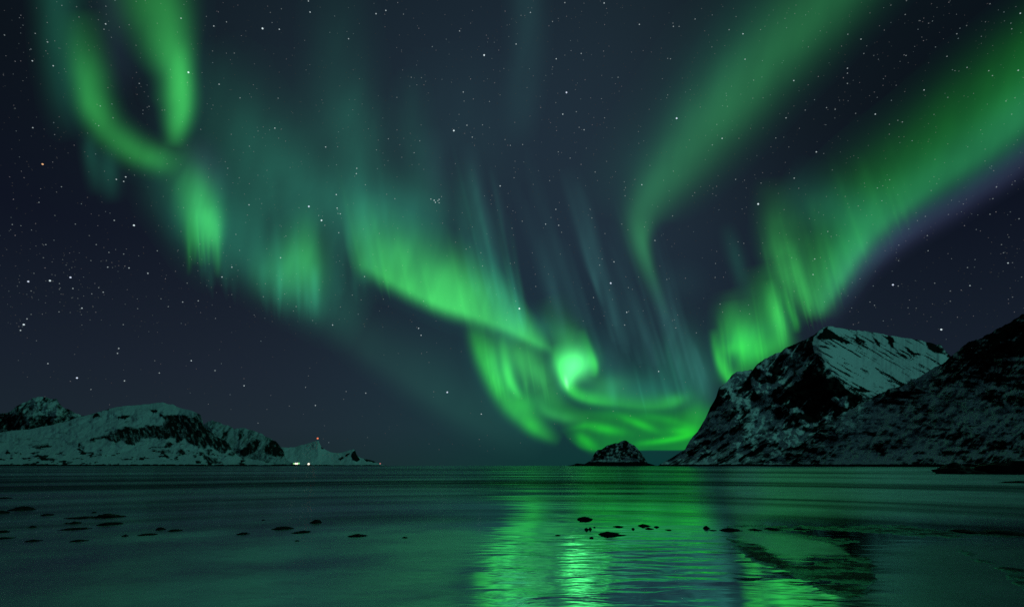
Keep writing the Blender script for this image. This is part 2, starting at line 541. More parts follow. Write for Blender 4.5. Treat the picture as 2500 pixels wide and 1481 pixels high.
SNOWS = [M1([(560, 690), (730, 515), (900, 490), (890, 560), (800, 680), (720, 780), (680, 770), (650, 700)]),
         M1([(690, 790), (760, 770), (880, 830), (850, 880), (800, 870), (760, 920), (690, 880), (660, 850)]),
         M1([(560, 1150), (680, 1010), (810, 930), (790, 980), (690, 1090), (600, 1180), (540, 1200)]),
         M1([(1300, 600), (1330, 510), (1390, 480), (1400, 580), (1350, 630)]),
         M1([(880, 580), (930, 640), (1050, 660), (1220, 590), (1180, 660), (1080, 720), (960, 760), (900, 690)]),
         M1([(280, 1240), (420, 1120), (560, 1160), (640, 1250), (880, 1160), (1100, 1130), (1300, 1080), (1430, 1130), (1600, 1120), (1570, 1180), (1380, 1240), (1180, 1290),
             (1050, 1220), (940, 1250), (880, 1330), (700, 1430), (90, 1440), (180, 1330)]),
         M1([(940, 1000), (1050, 960), (1100, 1010), (1000, 1060)]),
         M1([(1700, 800), (1851, 760), (1851, 880), (1740, 860)]),
         M1([(440, 1000), (560, 960), (600, 1050), (480, 1080)])]
BOWL_ROCK = [M3([(1085, 235), (1160, 170), (1230, 210), (1320, 265), (1310, 280), (1240, 250), (1180, 240), (1120, 250)]),
             M3([(1340, 205), (1380, 225), (1430, 265), (1420, 275), (1370, 240)]), M3([(1470, 225), (1530, 275), (1530, 295), (1490, 265)]),
             M3([(1575, 215), (1605, 235), (1620, 285), (1650, 320), (1600, 300), (1580, 270)]), M3([(1680, 285), (1730, 310), (1810, 358), (1790, 362), (1720, 330)]),
             M3([(1830, 262), (1900, 270), (1970, 310), (1990, 360), (1930, 340), (1890, 330), (1850, 300)]),
             M3([(1100, 285), (1160, 290), (1190, 310), (1130, 305)]), M3([(1310, 575), (1400, 570), (1480, 600), (1400, 600)])]


CHUTES = [M1(q) for q in ([(700, 1430), (900, 1300), (1000, 1240)], [(90, 1440), (300, 1290), (450, 1220)], [(880, 590), (930, 640), (1000, 660), (1100, 650)], [(640, 660), (700, 790), (760, 800), (880, 830)],
          [(830, 890), (940, 830), (1000, 790), (1080, 700)], [(830, 960), (950, 900), (1060, 840)], [(430, 1440), (600, 1330), (760, 1250)], [(1180, 660), (1230, 590), (1290, 520)], [(950, 470), (1000, 500), (1060, 560)],
          [(470, 960), (560, 900), (640, 860)], [(1280, 920), (1340, 900), (1400, 930)], [(1380, 1020), (1440, 1060), (1540, 1050)], [(1700, 800), (1780, 840), (1851, 850)])]
GULLIES = [M1(q) for q in ([(250, 1345), (340, 1290), (440, 1235)], [(330, 1420), (480, 1330), (640, 1255)], [(560, 1425), (700, 1330), (880, 1265)], [(780, 1410), (960, 1310), (1130, 1235)], [(1000, 1420), (1200, 1330), (1350, 1280)],
           [(590, 1210), (700, 1100), (830, 950)], [(740, 720), (820, 640), (900, 520)])]


def snow_main(X, Y):
    wx, wy = warp(X, Y, 9, 26, 51)
    wx2, wy2 = warp(X, Y, 5, 12, 57)
    pq, qq = (X + Y * .9) * .7, (X - Y) * .7
    chute = 1 - np.abs(2 * fbm(pq / 17, qq / 75, 62, 4, .5) - 1)
    big = fbm(X / 75, Y / 60, 63, 3, .5) - .5
    v = .24 + 1.5 * (fbm(X / 17 + Y / 40, Y / 13 - X / 60, 61, 6, .62) - .5) + 1.3 * big + .55 * sstep(.80, .97, chute)
    v = v + .10 * sstep(985, 1060, Y)
    dark = np.exp(-(((X - 1960) / 90) ** 2 + ((Y - 960) / 55) ** 2)) + .8 * np.exp(-(((X - 2040) / 60) ** 2 + ((Y - 930) / 60) ** 2)) + .7 * np.exp(-(((X - 2010) / 40) ** 2 + ((Y - 850) / 40) ** 2))
    v = v - .55 * dark
    for p in CHUTES:
        v = np.maximum(v, (.95 - .75 * sstep(1.5, 9, segdist(wx2, wy2, p))) * sstep(10, 4, segdist(wx2, wy2, p)))
    for p in SNOWS:
        v = np.maximum(v, -.2 + sstep(-5, 4, pdist(wx2, wy2, p)) * 1.05)
    # talus gullies running down to the left
    al = (X - 1620) * .52 + (Y - 1136) * .85
    ac = -(X - 1620) * .85 * .2 + (Y - 1136) * .12
    st = fbm(al / 6.5, ac / 6, 71, 4, .6)
    tal = sstep(1040, 1075, Y) * sstep(1960, 1830, X)
    v = v * (1 - .75 * tal) + tal * (.10 + .75 * (.50 + 2.6 * (st - .47)))
    for p in GULLIES:
        v = v - .95 * sstep(8, 1.5, segdist(wx, wy, p)) * sstep(.30, .62, fbm(al / 5, ac / 3 + X / 90, 73, 3))
    low = sstep(1085, 1105, Y) * sstep(1780, 1900, X)
    v = v * (1 - .6 * low) + low * .6 * (.52 + 1.9 * (fbm(X / 22, Y / 4, 77, 4, .65) - .5))
    b = sstep(-5, 5, pdist(wx2, wy2, BOWL))
    bs = 1.22 - 1.15 * sstep(.56, .74, fbm((X * .86 + Y * .5) / 60, (Y * .86 - X * .5) / 4.5, 81, 5, .65))
    bs = bs - .6 * sstep(.60, .72, fbm(X / 7, Y / 5, 83, 4)) * (.25 + .75 * sstep(890, 950, Y))
    for p in BOWL_ROCK:
        bs = bs - 1.3 * sstep(-3, 3, pdist(wx2, wy2, p))
    v = v * (1 - b) + b * bs
    crest = np.exp(-((Y - np.interp(X, [q[0] for q in SIL_MAIN], [q[1] for q in SIL_MAIN]) - 6) / 7.0) ** 2) * sstep(1850, 1890, X) * sstep(2000, 1960, X)
    return v + .55 * crest * fbm(X / 8, Y / 8, 85)


ARETE = [(1990, 815), (2000, 850), (2012, 885), (2035, 910), (2060, 950), (2080, 965)]


def bulge_main(X, Y):
    ax = np.interp(Y, [p[1] for p in ARETE], [p[0] for p in ARETE])
    return .10 * sstep(0, 130, X - ax) * sstep(1000, 930, Y) - .05 * np.exp(-((X - ax + 10) / 45.0) ** 2) * sstep(1050, 960, Y) * sstep(796, 860, Y)


mountain("mountain", SIL_MAIN, [(1600, 1500), (2500, 1150)], [(1606, 1520), (1700, 1750), (2018, 2300), (2300, 2700), (2560, 2700)], snow_main, step=1.7, rows=190, jag=3, seed=1, relief=.06,
         nscale=.035, bulge=bulge_main, calm_fn=lambda X, Y: 1 - .85 * sstep(-12, 14, pdist(X, Y, BOWL)), label="steep dark mountain with a wide snow bowl below its summit, right of the islet")

# ---- right, nearer slope
SIL_NEAR = [(1850, 1136), (1885, 1118), (1920, 1105), (1960, 1082), (2000, 1048), (2050, 1012), (2100, 985), (2140, 963), (2169, 950), (2205, 940), (2234, 925), (2262, 909), (2284, 895),
            (2306, 884), (2320, 871), (2334, 859), (2349, 848), (2367, 834), (2385, 830), (2406, 819), (2421, 810), (2439, 799), (2457, 790), (2478, 780), (2500, 766),
            (2600, 700), (2800, 600), (3100, 520)]
N_SNOW = [M2([(680, 840), (700, 790), (790, 740), (750, 800), (700, 850)]), M2([(440, 1210), (480, 1080), (630, 1015), (580, 1090), (500, 1160), (470, 1210)]),
          M2([(130, 1200), (300, 1130), (470, 1080), (460, 1150), (250, 1210), (100, 1260)]), M2([(1050, 690), (1120, 650), (1180, 740), (1250, 800), (1170, 800), (1080, 760)]),
          M2([(1330, 530), (1390, 480), (1490, 510), (1450, 570), (1360, 560)]), M2([(880, 990), (1000, 960), (1150, 960), (1170, 1000), (1050, 985), (930, 1000)]),
          M2([(740, 1210), (880, 1180), (1050, 1190), (1200, 1115), (1090, 1210), (900, 1215), (780, 1225)]), M2([(900, 1240), (1020, 1225), (1150, 1235), (1130, 1260), (980, 1250)]),
          M2([(140, 940), (300, 900), (500, 930), (350, 980), (180, 980)]), M2([(1290, 690), (1500, 660), (1660, 710), (1640, 730), (1480, 690)]),
          M2([(600, 1110), (700, 1150), (650, 1200), (590, 1160)])]


N_LINES = [M2(q) for q in ([(1080, 640), (1060, 720), (1000, 800)], [(700, 940), (800, 850), (880, 780), (960, 700)], [(900, 1240), (1150, 1235)], [(700, 1200), (1050, 1190), (1200, 1115)], [(1380, 950), (1520, 1010), (1666, 1045)],
           [(1250, 800), (1400, 870), (1560, 900)], [(1250, 480), (1500, 430), (1666, 420)], [(1330, 330), (1500, 280), (1666, 200)], [(1200, 620), (1400, 690), (1600, 740)], [(1230, 1080), (1400, 1055), (1560, 1050)], [(1000, 900), (1150, 930), (1300, 990)],
           [(500, 1260), (700, 1240), (900, 1265)], [(1220, 1310), (1400, 1280), (1600, 1300)], [(600, 1330), (800, 1310), (1000, 1330)], [(1480, 780), (1520, 880), (1600, 960)], [(560, 700), (700, 640), (800, 560)])]


def snow_near(X, Y):
    wx2, wy2 = warp(X, Y, 5, 12, 91)
    pq, qq = (X + Y) * .7, (X - Y) * .7
    chute = 1 - np.abs(2 * fbm(pq / 15, qq / 60, 94, 4, .5) - 1)
    ledge = 1 - np.abs(2 * fbm(X / 85, Y / 9 - X / 120, 95, 4, .5) - 1)
    big = fbm(X / 90, Y / 60, 96, 3, .5) - .5
    v = .32 + 1.7 * (fbm(X / 22 + Y / 50, Y / 9 - X / 90, 93, 6, .66) - .5) + 1.4 * big + .45 * sstep(.82, .97, chute) + .40 * sstep(.82, .97, ledge)
    reg = np.exp(-(((X - 2420) / 110) ** 2 + ((Y - 990) / 55) ** 2)) * .26 + np.exp(-(((X - 2150) / 120) ** 2 + ((Y - 1060) / 40) ** 2)) * .18 + .16 * sstep(1060, 1120, Y)
    v = v + reg - .22 * sstep(960, 880, Y)
    al = fbm((X + Y) / 16, (X - Y) / 50, 97, 4, .6) - .5
    v = v + .7 * al * np.exp(-(((X - 2290) / 70) ** 2 + ((Y - 970) / 60) ** 2))
    for p in N_LINES:
        v = v + .75 * sstep(8, 1.5, segdist(wx2, wy2, p)) * (.4 + 1.2 * fbm(X / 12, Y / 12, 99))
    for p in N_SNOW:
        v = np.maximum(v, -.2 + sstep(-4, 4, pdist(wx2, wy2, p)) * .85)
    return np.clip(v, -.6, .80)


mountain("mountain", SIL_NEAR, [(1850, 1150), (2500, 700), (3100, 500)], [(1850, 1170), (2140, 1300), (2500, 1150), (3100, 900)], snow_near, step=1.8, rows=170, jag=4, seed=2, relief=.065,
         nscale=.06, label="near rocky hillside thinly covered with snow at the far right")

# ---- islet
Q = lambda pts: Z(pts, 1380, 1050, 7.8125)
SIL_ISLET = Q([(50, 672), (150, 655), (220, 625), (280, 632), (370, 640), (430, 605), (500, 560), (540, 470), (570, 420), (620, 370), (700, 355), (800, 290), (900, 255), (960, 238), (1010, 240),
               (1060, 205), (1130, 188), (1170, 195), (1230, 240), (1320, 290), (1400, 375), (1450, 430), (1500, 500), (1540, 570), (1570, 622), (1640, 640), (1700, 660), (1760, 672)])
I_SNOW = [Q([(470, 600), (600, 560), (800, 550), (900, 470), (1050, 580), (1180, 490), (1400, 540), (1450, 620), (1100, 600), (900, 620), (650, 600), (480, 620)]),
          Q([(960, 330), (1010, 280), (1050, 340), (980, 360)]), Q([(1160, 310), (1230, 270), (1320, 350), (1280, 390), (1200, 330)]), Q([(850, 440), (880, 390), (895, 420), (870, 460)]),
          Q([(1110, 340), (1150, 370), (1150, 390), (1120, 370)])]


def snow_islet(X, Y):
    wx2, wy2 = warp(X, Y, 2.4, 5, 101)
    v = .34 + 2.0 * (fbm(X / 6, Y / 5, 103, 5, .65) - .5)
    for p in I_SNOW:
        v = np.maximum(v, -.2 + sstep(-2, 2, pdist(wx2, wy2, p)) * .9)
    return np.where(Y > 1127 + 2 * (fbm(X / 5, Y * 0, 7) - .5), v - .5, v)


mountain("islet", SIL_ISLET, 2350, [(1380, 2360), (1520, 2500), (1610, 2360)], snow_islet, step=.8, rows=70, jag=1.5, seed=3, relief=.015, nscale=.05, low_black=4,
         label="small dome shaped rocky islet with snow patches on the horizon")

# ---- left mountains
L = lambda pts: Z(pts, 0, 950, 5.0)
L2 = lambda pts: Z(pts, 380, 960, 6.25)
L4 = lambda pts: Z(pts, 680, 1040, 8.3333)
SIL_L1 = [(-420, 1040), (-300, 1000), (-200, 1030), (-100, 1012), (-40, 1015)] + L([(0, 300), (60, 285), (130, 265), (200, 200), (260, 175), (330, 150), (400, 105), (470, 88), (560, 92), (610, 112), (690, 112), (720, 165), (780, 220),
                                                                          (850, 245), (930, 290), (1050, 330), (1200, 400), (1400, 600), (1700, 900)])


def snow_l1(X, Y):
    wx2, wy2 = warp(X, Y, 4, 10, 111)
    v = .62 + 1.7 * (fbm((X + Y) / 9, (X - Y) / 16, 113, 5, .65) - .5)
    for p in [L([(420, 290), (560, 230), (690, 120), (690, 180), (600, 290), (520, 320), (430, 320)]), L([(330, 150), (470, 100), (500, 130), (390, 170)]), L([(620, 280), (700, 220), (740, 260), (650, 320)]),
              L([(400, 180), (480, 150), (500, 240), (430, 250)])]:
        v = np.maximum(v, sstep(-3, 3, pdist(wx2, wy2, p)) * .9)
    v = v - .25 * sstep(1013, 1026, Y)
    return v


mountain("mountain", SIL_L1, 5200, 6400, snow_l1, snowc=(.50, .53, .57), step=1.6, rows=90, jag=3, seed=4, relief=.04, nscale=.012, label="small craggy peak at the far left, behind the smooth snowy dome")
SIL_L2 = [(-420, 1070), (-200, 1062), (-60, 1056)] + L([(0, 525), (150, 505), (350, 485), (600, 440), (830, 385), (950, 340), (1100, 305), (1250, 260), (1330, 238), (1420, 215), (1600, 195), (1800, 178), (1990, 160),
        (2060, 185), (2110, 182), (2160, 215), (2260, 240), (2350, 265), (2420, 295), (2450, 310)]) + L2([(690, 340), (720, 440), (740, 510), (790, 545), (860, 590), (930, 650), (990, 690), (1070, 720), (1110, 740), (1150, 810),
        (1180, 870), (1240, 940), (1330, 985), (1450, 1000), (1600, 1020), (1800, 1070), (1900, 1098)])
C_ROCK = [L2([(130, 500), (130, 400), (60, 320), (130, 330), (240, 330), (380, 325), (480, 340), (540, 370), (620, 350), (650, 290), (700, 340), (720, 440), (740, 510), (860, 590), (930, 650), (1110, 740), (1160, 830), (1100, 860), (1030, 920), (900, 840),
              (800, 780), (740, 850), (640, 810), (500, 750), (440, 690), (340, 740), (240, 670), (130, 680), (60, 700), (0, 640), (0, 500)]),
          L([(1080, 625), (1200, 575), (1320, 560), (1420, 495), (1550, 465), (1700, 480), (1870, 430), (1950, 480), (1900, 600), (1800, 600), (1720, 600), (1650, 690), (1560, 660), (1500, 590), (1420, 660), (1340, 620), (1250, 590), (1150, 620)]),
          L2([(130, 820), (170, 740), (290, 760), (220, 830)]), L2([(50, 880), (80, 860), (230, 880), (150, 900)]), L2([(780, 860), (830, 850), (860, 890), (810, 930)]), L2([(1130, 940), (1170, 880), (1220, 910), (1190, 950)]),
          L2([(320, 900), (400, 850), (420, 900), (360, 930)]), L2([(680, 900), (800, 960), (930, 1000), (1030, 1070), (820, 1080), (740, 1010)])]
L_SPOT = [L([(1420, 350), (1500, 330), (1590, 330), (1540, 368), (1480, 362)]), L([(500, 705), (540, 688), (625, 690), (560, 710)]), L([(950, 680), (965, 660), (985, 675), (970, 695)]),
          L([(1220, 262), (1330, 232), (1340, 250), (1250, 275)]), L([(60, 775), (100, 755), (130, 780), (90, 790)]), L([(1940, 310), (1960, 295), (1980, 315), (1950, 325)]),
          L([(1120, 320), (1180, 300), (1220, 320), (1150, 345)]), L([(1850, 262), (1900, 245), (1910, 275), (1860, 285)])]


def snow_l2(X, Y):
    wx2, wy2 = warp(X, Y, 5, 9, 121)
    v = .96 + .35 * (fbm(X / 14, Y / 8, 123, 4, .6) - .5)
    v = v - .75 * sstep(.60, .72, fbm(X / 22, Y / 7, 125, 4, .6)) * (.35 + .65 * sstep(1080, 1100, Y))
    for p in C_ROCK:
        d = sstep(-4, 3, pdist(wx2, wy2, p))
        v = v * (1 - d) + d * (.30 + 1.4 * (fbm(X / 5 - Y / 14, Y / 9, 127, 5, .65) - .5))
    for p in L_SPOT:
        v = v - 1.1 * sstep(-2, 2, pdist(wx2, wy2, p))
    return v


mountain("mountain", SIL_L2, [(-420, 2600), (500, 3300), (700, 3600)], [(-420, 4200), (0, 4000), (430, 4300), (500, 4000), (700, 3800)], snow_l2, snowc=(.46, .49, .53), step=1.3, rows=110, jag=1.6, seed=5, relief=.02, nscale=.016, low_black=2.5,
         label="broad smooth snow dome ending in a black cliff on the left")
SIL_L3 = L2([(500, 560), (640, 500), (740, 470), (800, 440), (860, 410), (900, 430), (990, 440), (1060, 480), (1120, 500), (1200, 535), (1290, 530), (1370, 525), (1440, 555), (1530, 575), (1600, 600), (1660, 640), (1740, 690),
             (1830, 720), (1880, 770), (1930, 840), (1960, 890), (1975, 960), (2100, 1040), (2250, 1098)])
L3_ROCK = [L2([(1290, 880), (1420, 760), (1560, 700), (1600, 720), (1560, 830), (1500, 900), (1380, 960), (1300, 950)]), L2([(1650, 900), (1690, 780), (1760, 700), (1880, 740), (1960, 880), (1970, 960), (1800, 950)]),
           L2([(1000, 680), (1060, 590), (1120, 560), (1080, 640), (1030, 690)]), L2([(1280, 620), (1310, 570), (1340, 620), (1320, 690), (1260, 700)]), L2([(1450, 1060), (1520, 990), (1570, 1050), (1650, 1070)])]


def snow_l3(X, Y):
    wx2, wy2 = warp(X, Y, 4, 7, 131)
    v = .72 + .9 * (fbm((X + .6 * Y) / 6, (Y - .6 * X) / 20, 133, 4, .6) - .5)
    for p in L3_ROCK:
        d = sstep(-3, 3, pdist(wx2, wy2, p))
        v = v * (1 - d) + d * (.22 + 1.3 * (fbm(X / 4, Y / 8, 137, 5, .65) - .5))
    return v


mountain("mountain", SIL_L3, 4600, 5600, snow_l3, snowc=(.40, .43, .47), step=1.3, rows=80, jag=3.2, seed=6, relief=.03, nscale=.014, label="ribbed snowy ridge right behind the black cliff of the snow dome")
SIL_L4 = L4([(-700, 640), (-300, 560), (0, 440), (80, 425), (200, 430), (330, 425), (450, 385), (560, 360), (680, 320), (780, 290), (815, 290), (840, 360), (880, 430), (960, 480), (1060, 525), (1180, 545), (1290, 530), (1400, 495), (1470, 480), (1510, 465),
             (1560, 480), (1590, 580), (1660, 640), (1740, 655), (1850, 680), (1940, 705), (2000, 745), (2080, 775), (2200, 800)])
L4_ROCK = [L4([(1470, 630), (1520, 520), (1565, 490), (1600, 600), (1650, 670), (1600, 720), (1520, 690)]), L4([(1360, 610), (1420, 545), (1450, 540), (1400, 620)]), L4([(1230, 660), (1300, 620), (1340, 625), (1260, 680)]),
           L4([(1740, 660), (1930, 690), (2010, 745), (1900, 710), (1790, 710)]), L4([(860, 425), (910, 450), (900, 465), (870, 445)])]


def snow_l4(X, Y):
    wx2, wy2 = warp(X, Y, 2.5, 6, 141)
    v = .98 + .3 * (fbm(X / 10, Y / 6, 143, 4, .6) - .5)
    for p in L4_ROCK:
        v = v - 1.1 * sstep(-2, 2, pdist(wx2, wy2, p))
    return v


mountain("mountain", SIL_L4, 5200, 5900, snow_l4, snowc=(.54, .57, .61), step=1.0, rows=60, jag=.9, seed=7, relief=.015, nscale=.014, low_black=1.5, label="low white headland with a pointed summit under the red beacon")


# ------------------------------------------------------------------ aurora
GREEN, YEL, DEEP = (.085, 1, .14), (.05, 1, .04), (.02, 1, .005)
SEA, TEAL, PURP, PALE = (.09, 1, .60), (.22, 1, .92), (.36, .44, 1.0), (.45, 1, .55)
ALT = 5000.0


def catmull(rows, sub):
    P = np.array(rows, float)
    Pp = np.vstack([2 * P[0] - P[1], P, 2 * P[-1] - P[-2]])
    out = []
    for i in range(1, len(Pp) - 2):
        t = np.linspace(0, 1, sub, endpoint=False)[:, None]
        a, b, c, d = Pp[i - 1], Pp[i], Pp[i + 1], Pp[i + 2]
        out.append(.5 * (2 * b + (c - a) * t + (2 * a - 5 * b + 4 * c - d) * t ** 2 + (3 * b - a - 3 * c + d) * t ** 3))
    out.append(P[-1:])
    return np.vstack(out)


def n_(rows, col, ray=0, wl=None, wr=None, prof="g"):
    """stroke along a path; rows (x, y, width left of travel, width right, brightness) or (x, y, brightness) with wl / wr"""
    R = np.array([(r[0], r[1], wl, wr or wl, r[2]) if len(r) == 3 else r for r in rows], float)
    if R[0, 4] > 0:           # let bands that leave the view fade out beyond it
        q = R[0] + 1.6 * (R[0] - R[1]); q[2:] = R[0, 2:]; q[4] = 0; R = np.vstack([q, R])
    if R[-1, 4] > 0:
        q = R[-1] + 1.6 * (R[-1] - R[-2]); q[2:] = R[-1, 2:]; q[4] = 0; R = np.vstack([R, q])
    C = catmull(R, 16)
    T = np.gradient(C[:, :2], axis=0)
    T /= np.linalg.norm(T, axis=1, keepdims=True) + 1e-9
    N = np.stack([T[:, 1], -T[:, 0]], 1)
    return dict(p=C[:, :2], a=N * np.maximum(C[:, 2:3], 2), b=-N * np.maximum(C[:, 3:4], 2), I=np.maximum(C[:, 4], 0), col=col, prof=prof, ray=ray)


def c_(rows, col, tilt=(0, -1), ray=0, prof="e"):
    """curtain: rows (x, y of the lower rim, reach up, reach down, brightness)"""
    C = catmull(rows, 18)
    t = np.array(tilt, float)
    return dict(p=C[:, :2], a=t * np.maximum(C[:, 2:3], 2), b=-t * np.maximum(C[:, 3:4], 2), I=np.maximum(C[:, 4], 0), col=col, prof=prof, ray=ray)


def b_(x, y, rx, ry, I, col, rot=0):
    u = np.linspace(-1, 1, 25)
    cr, sr = math.cos(math.radians(rot)), math.sin(math.radians(rot))
    p = np.stack([x + u * rx * cr, y + u * rx * sr], 1)
    a = np.tile(np.array([[sr * ry, -cr * ry]]), (25, 1))
    return dict(p=p, a=a, b=-a, I=I * np.maximum(0, np.exp(-4.5 * u ** 2) - .011), col=col, prof="g", ray=0)


AURORA = {}
AURORA["loop"] = ("green aurora loop hanging from the top left corner", [
    n_([(365, -120, 140, 190, .11), (392, 0, 120, 165, .17), (416, 90, 92, 128, .27), (438, 175, 60, 86, .43), (444, 245, 58, 80, .46), (437, 300, 54, 62, .36), (425, 362, 40, 44, 0)], GREEN),
    n_([(190, 20, 130, 90, 0), (196, 110, 104, 74, .085), (208, 190, 95, 66, .20), (224, 255, 88, 66, .22), (262, 318, 80, 66, .17), (318, 362, 74, 64, .17), (372, 388, 70, 60, .18), (412, 402, 80, 60, .10), (440, 420, 70, 60, 0)], GREEN),
    n_([(130, -120, .05), (140, 60, .05), (152, 180, .045), (165, 270, .02), (180, 350, 0)], SEA, wl=120, wr=90),
    n_([(215, 320, 0), (220, 370, .035), (228, 420, .028), (238, 480, 0)], SEA, wl=40),
    n_([(255, 350, 0), (266, 420, .04), (274, 500, 0)], SEA, wl=50),
    n_([(270, -40, .012), (285, 120, .012), (300, 250, 0)], PURP, wl=90),
])
AURORA["knot"] = ("short bright green curtain below the loop with two frayed lower tips", [
    n_([(430, 330, 60, 80, 0), (458, 400, 75, 95, .05), (478, 460, 80, 95, .22), (496, 525, 76, 85, .40), (502, 568, 70, 80, .30), (503, 605, 64, 74, .10), (503, 650, 60, 70, 0)], GREEN),
    n_([(470, 500, 40, 40, 0), (467, 570, 30, 30, .08), (464, 620, 18, 18, .05), (460, 675, 10, 10, 0)], YEL), n_([(520, 500, 50, 50, 0), (528, 570, 32, 36, .16), (531, 620, 20, 22, .10), (532, 680, 12, 14, 0)], GREEN), n_([(497, 540, 20, 20, 0), (494, 600, 14, 14, .05), (490, 660, 8, 8, 0)], YEL), n_([(480, 540, 14, 14, 0), (478, 600, 10, 10, .05), (475, 650, 6, 6, 0)], YEL),
    n_([(470, 330, 0), (500, 410, .022), (530, 500, 0)], PURP, wl=80),
    n_([(350, 380, 0), (420, 500, .035), (490, 600, .035), (560, 680, 0)], SEA, wl=110),
])
AURORA["veil"] = ("dim green veil joining the knot to the patch and the arc in the upper middle", [
    n_([(400, 340, 0), (500, 500, .070), (620, 630, .095), (760, 720, .080), (900, 790, 0)], SEA, wl=190, wr=120),
    n_([(490, 100, 0), (570, 280, .034), (700, 450, .080), (860, 520, .080), (1010, 560, .07), (1130, 600, 0)], SEA, wl=180, wr=220),
    n_([(820, -60, .006), (835, 150, .020), (865, 340, .045), (905, 520, 0)], SEA, wl=150), n_([(1000, 160, 0), (1010, 330, .022), (1040, 480, .02), (1070, 600, 0)], SEA, wl=80),
    b_(960, 500, 190, 130, .045, SEA, 15), b_(760, 360, 380, 260, .022, SEA, 30), b_(1120, 330, 260, 330, .010, TEAL, 0),
])
AURORA["patch"] = ("square green aurora patch with a sharp right edge left of the main arc", [
    c_([(600, 660, 90, 90, 0), (660, 665, 130, 110, .07), (715, 655, 165, 130, .19), (748, 645, 180, 150, .22), (770, 650, 180, 160, .16), (792, 655, 170, 150, .05), (820, 655, 160, 120, 0)], GREEN, tilt=(-.03, -1), prof="g"),
    n_([(766, 640, 0), (768, 700, .07), (770, 790, 0)], SEA, wl=22),
    n_([(840, 480, 0), (848, 560, .03), (854, 650, 0)], SEA, wl=20),
])
AURORA["arc"] = ("broad bright green main arc with a sharp lower rim sloping down to the right", [
    c_([(850, 640, 170, 70, 0), (890, 645, 200, 62, .20), (940, 672, 215, 58, .36), (1000, 704, 220, 56, .47), (1070, 737, 220, 52, .50), (1130, 757, 215, 48, .44), (1190, 778, 195, 46, .35),
        (1245, 800, 160, 42, .34), (1296, 826, 110, 38, .36), (1330, 842, 70, 32, .20), (1350, 850, 50, 24, 0)], GREEN, tilt=(-.22, -1), ray=.10),
    b_(1110, 690, 190, 110, .15, GREEN, 25), b_(960, 610, 130, 80, .09, GREEN, 15),
    n_([(1130, 380, 0), (1160, 500, .030), (1190, 600, .055), (1220, 690, .10), (1250, 770, .12), (1290, 830, 0)], SEA, wl=34, wr=90),
    b_(1330, 800, 90, 60, .05, SEA, 35),
])
AURORA["arm"] = ("yellow green curved aurora arm with bright vertical rays left of the swirl", [
    n_([(1150, 780, 60, 34, 0), (1164, 832, 70, 36, .17), (1184, 885, 72, 38, .38), (1210, 938, 74, 40, .40), (1246, 990, 80, 42, .33), (1290, 1032, 70, 38, .27), (1330, 1060, 50, 30, .15), (1370, 1080, 40, 24, 0)], YEL, ray=.12),
    n_([(1224, 815, 20, 20, 0), (1232, 870, 24, 24, .22), (1240, 912, 26, 24, .52), (1251, 942, 24, 22, .50), (1272, 974, 16, 16, 0)], (.07, 1, .10)),
    n_([(1200, 840, 0), (1206, 890, .13), (1216, 930, .08), (1226, 960, 0)], GREEN, wl=20),
    n_([(1285, 840, 0), (1297, 885, .12), (1312, 912, .15), (1334, 945, 0)], GREEN, wl=44, wr=36), n_([(1262, 840, 0), (1270, 885, .09), (1280, 930, 0)], GREEN, wl=26),
    b_(1255, 870, 125, 95, .20, GREEN, 35), b_(1300, 905, 120, 100, .09, GREEN, 40), b_(1345, 985, 110, 62, .12, YEL, 20), b_(1400, 1015, 110, 40, .08, YEL, 10), b_(1330, 945, 110, 60, .12, GREEN, 40),
    b_(1280, 985, 62, 48, .17, YEL, 50), b_(1300, 1040, 50, 34, .12, DEEP, 50),
    n_([(1310, 960, 0), (1330, 1000, .11), (1370, 1018, .14), (1410, 1022, .05), (1440, 1020, 0)], GREEN, wl=26),
])
AURORA["swirl"] = ("brightest green aurora swirl curling like a hook above the islet", [
    n_([(1335, 720, 70, 60, 0), (1362, 790, 75, 75, .07), (1385, 838, 80, 75, .22), (1400, 880, 80, 72, .34), (1404, 915, 60, 60, .1), (1404, 940, 50, 50, 0)], GREEN),
    b_(1402, 892, 80, 66, .95, (.11, 1, .22), 0), b_(1388, 922, 36, 48, .38, (.16, 1, .30), 20),
    n_([(1350, 838, 40, 22, 0), (1362, 880, 44, 24, .24), (1376, 920, 40, 24, .50), (1389, 946, 36, 24, .56), (1412, 965, 36, 24, .46), (1450, 977, 40, 24, .32), (1510, 984, 46, 24, .22), (1580, 990, 50, 24, .16), (1640, 985, 50, 26, .17), (1670, 970, 44, 30, .05), (1700, 955, 40, 30, 0)], YEL),
    b_(1383, 934, 30, 9, .40, PALE, 78),
    n_([(1420, 800, 0), (1438, 848, .18), (1450, 882, .42), (1453, 905, .22), (1446, 922, 0)], YEL, wl=16, wr=34),
    b_(1480, 945, 110, 58, .12, GREEN, 0), b_(1560, 955, 190, 70, .06, SEA, 0), b_(1650, 975, 60, 26, .12, YEL, -8),
])
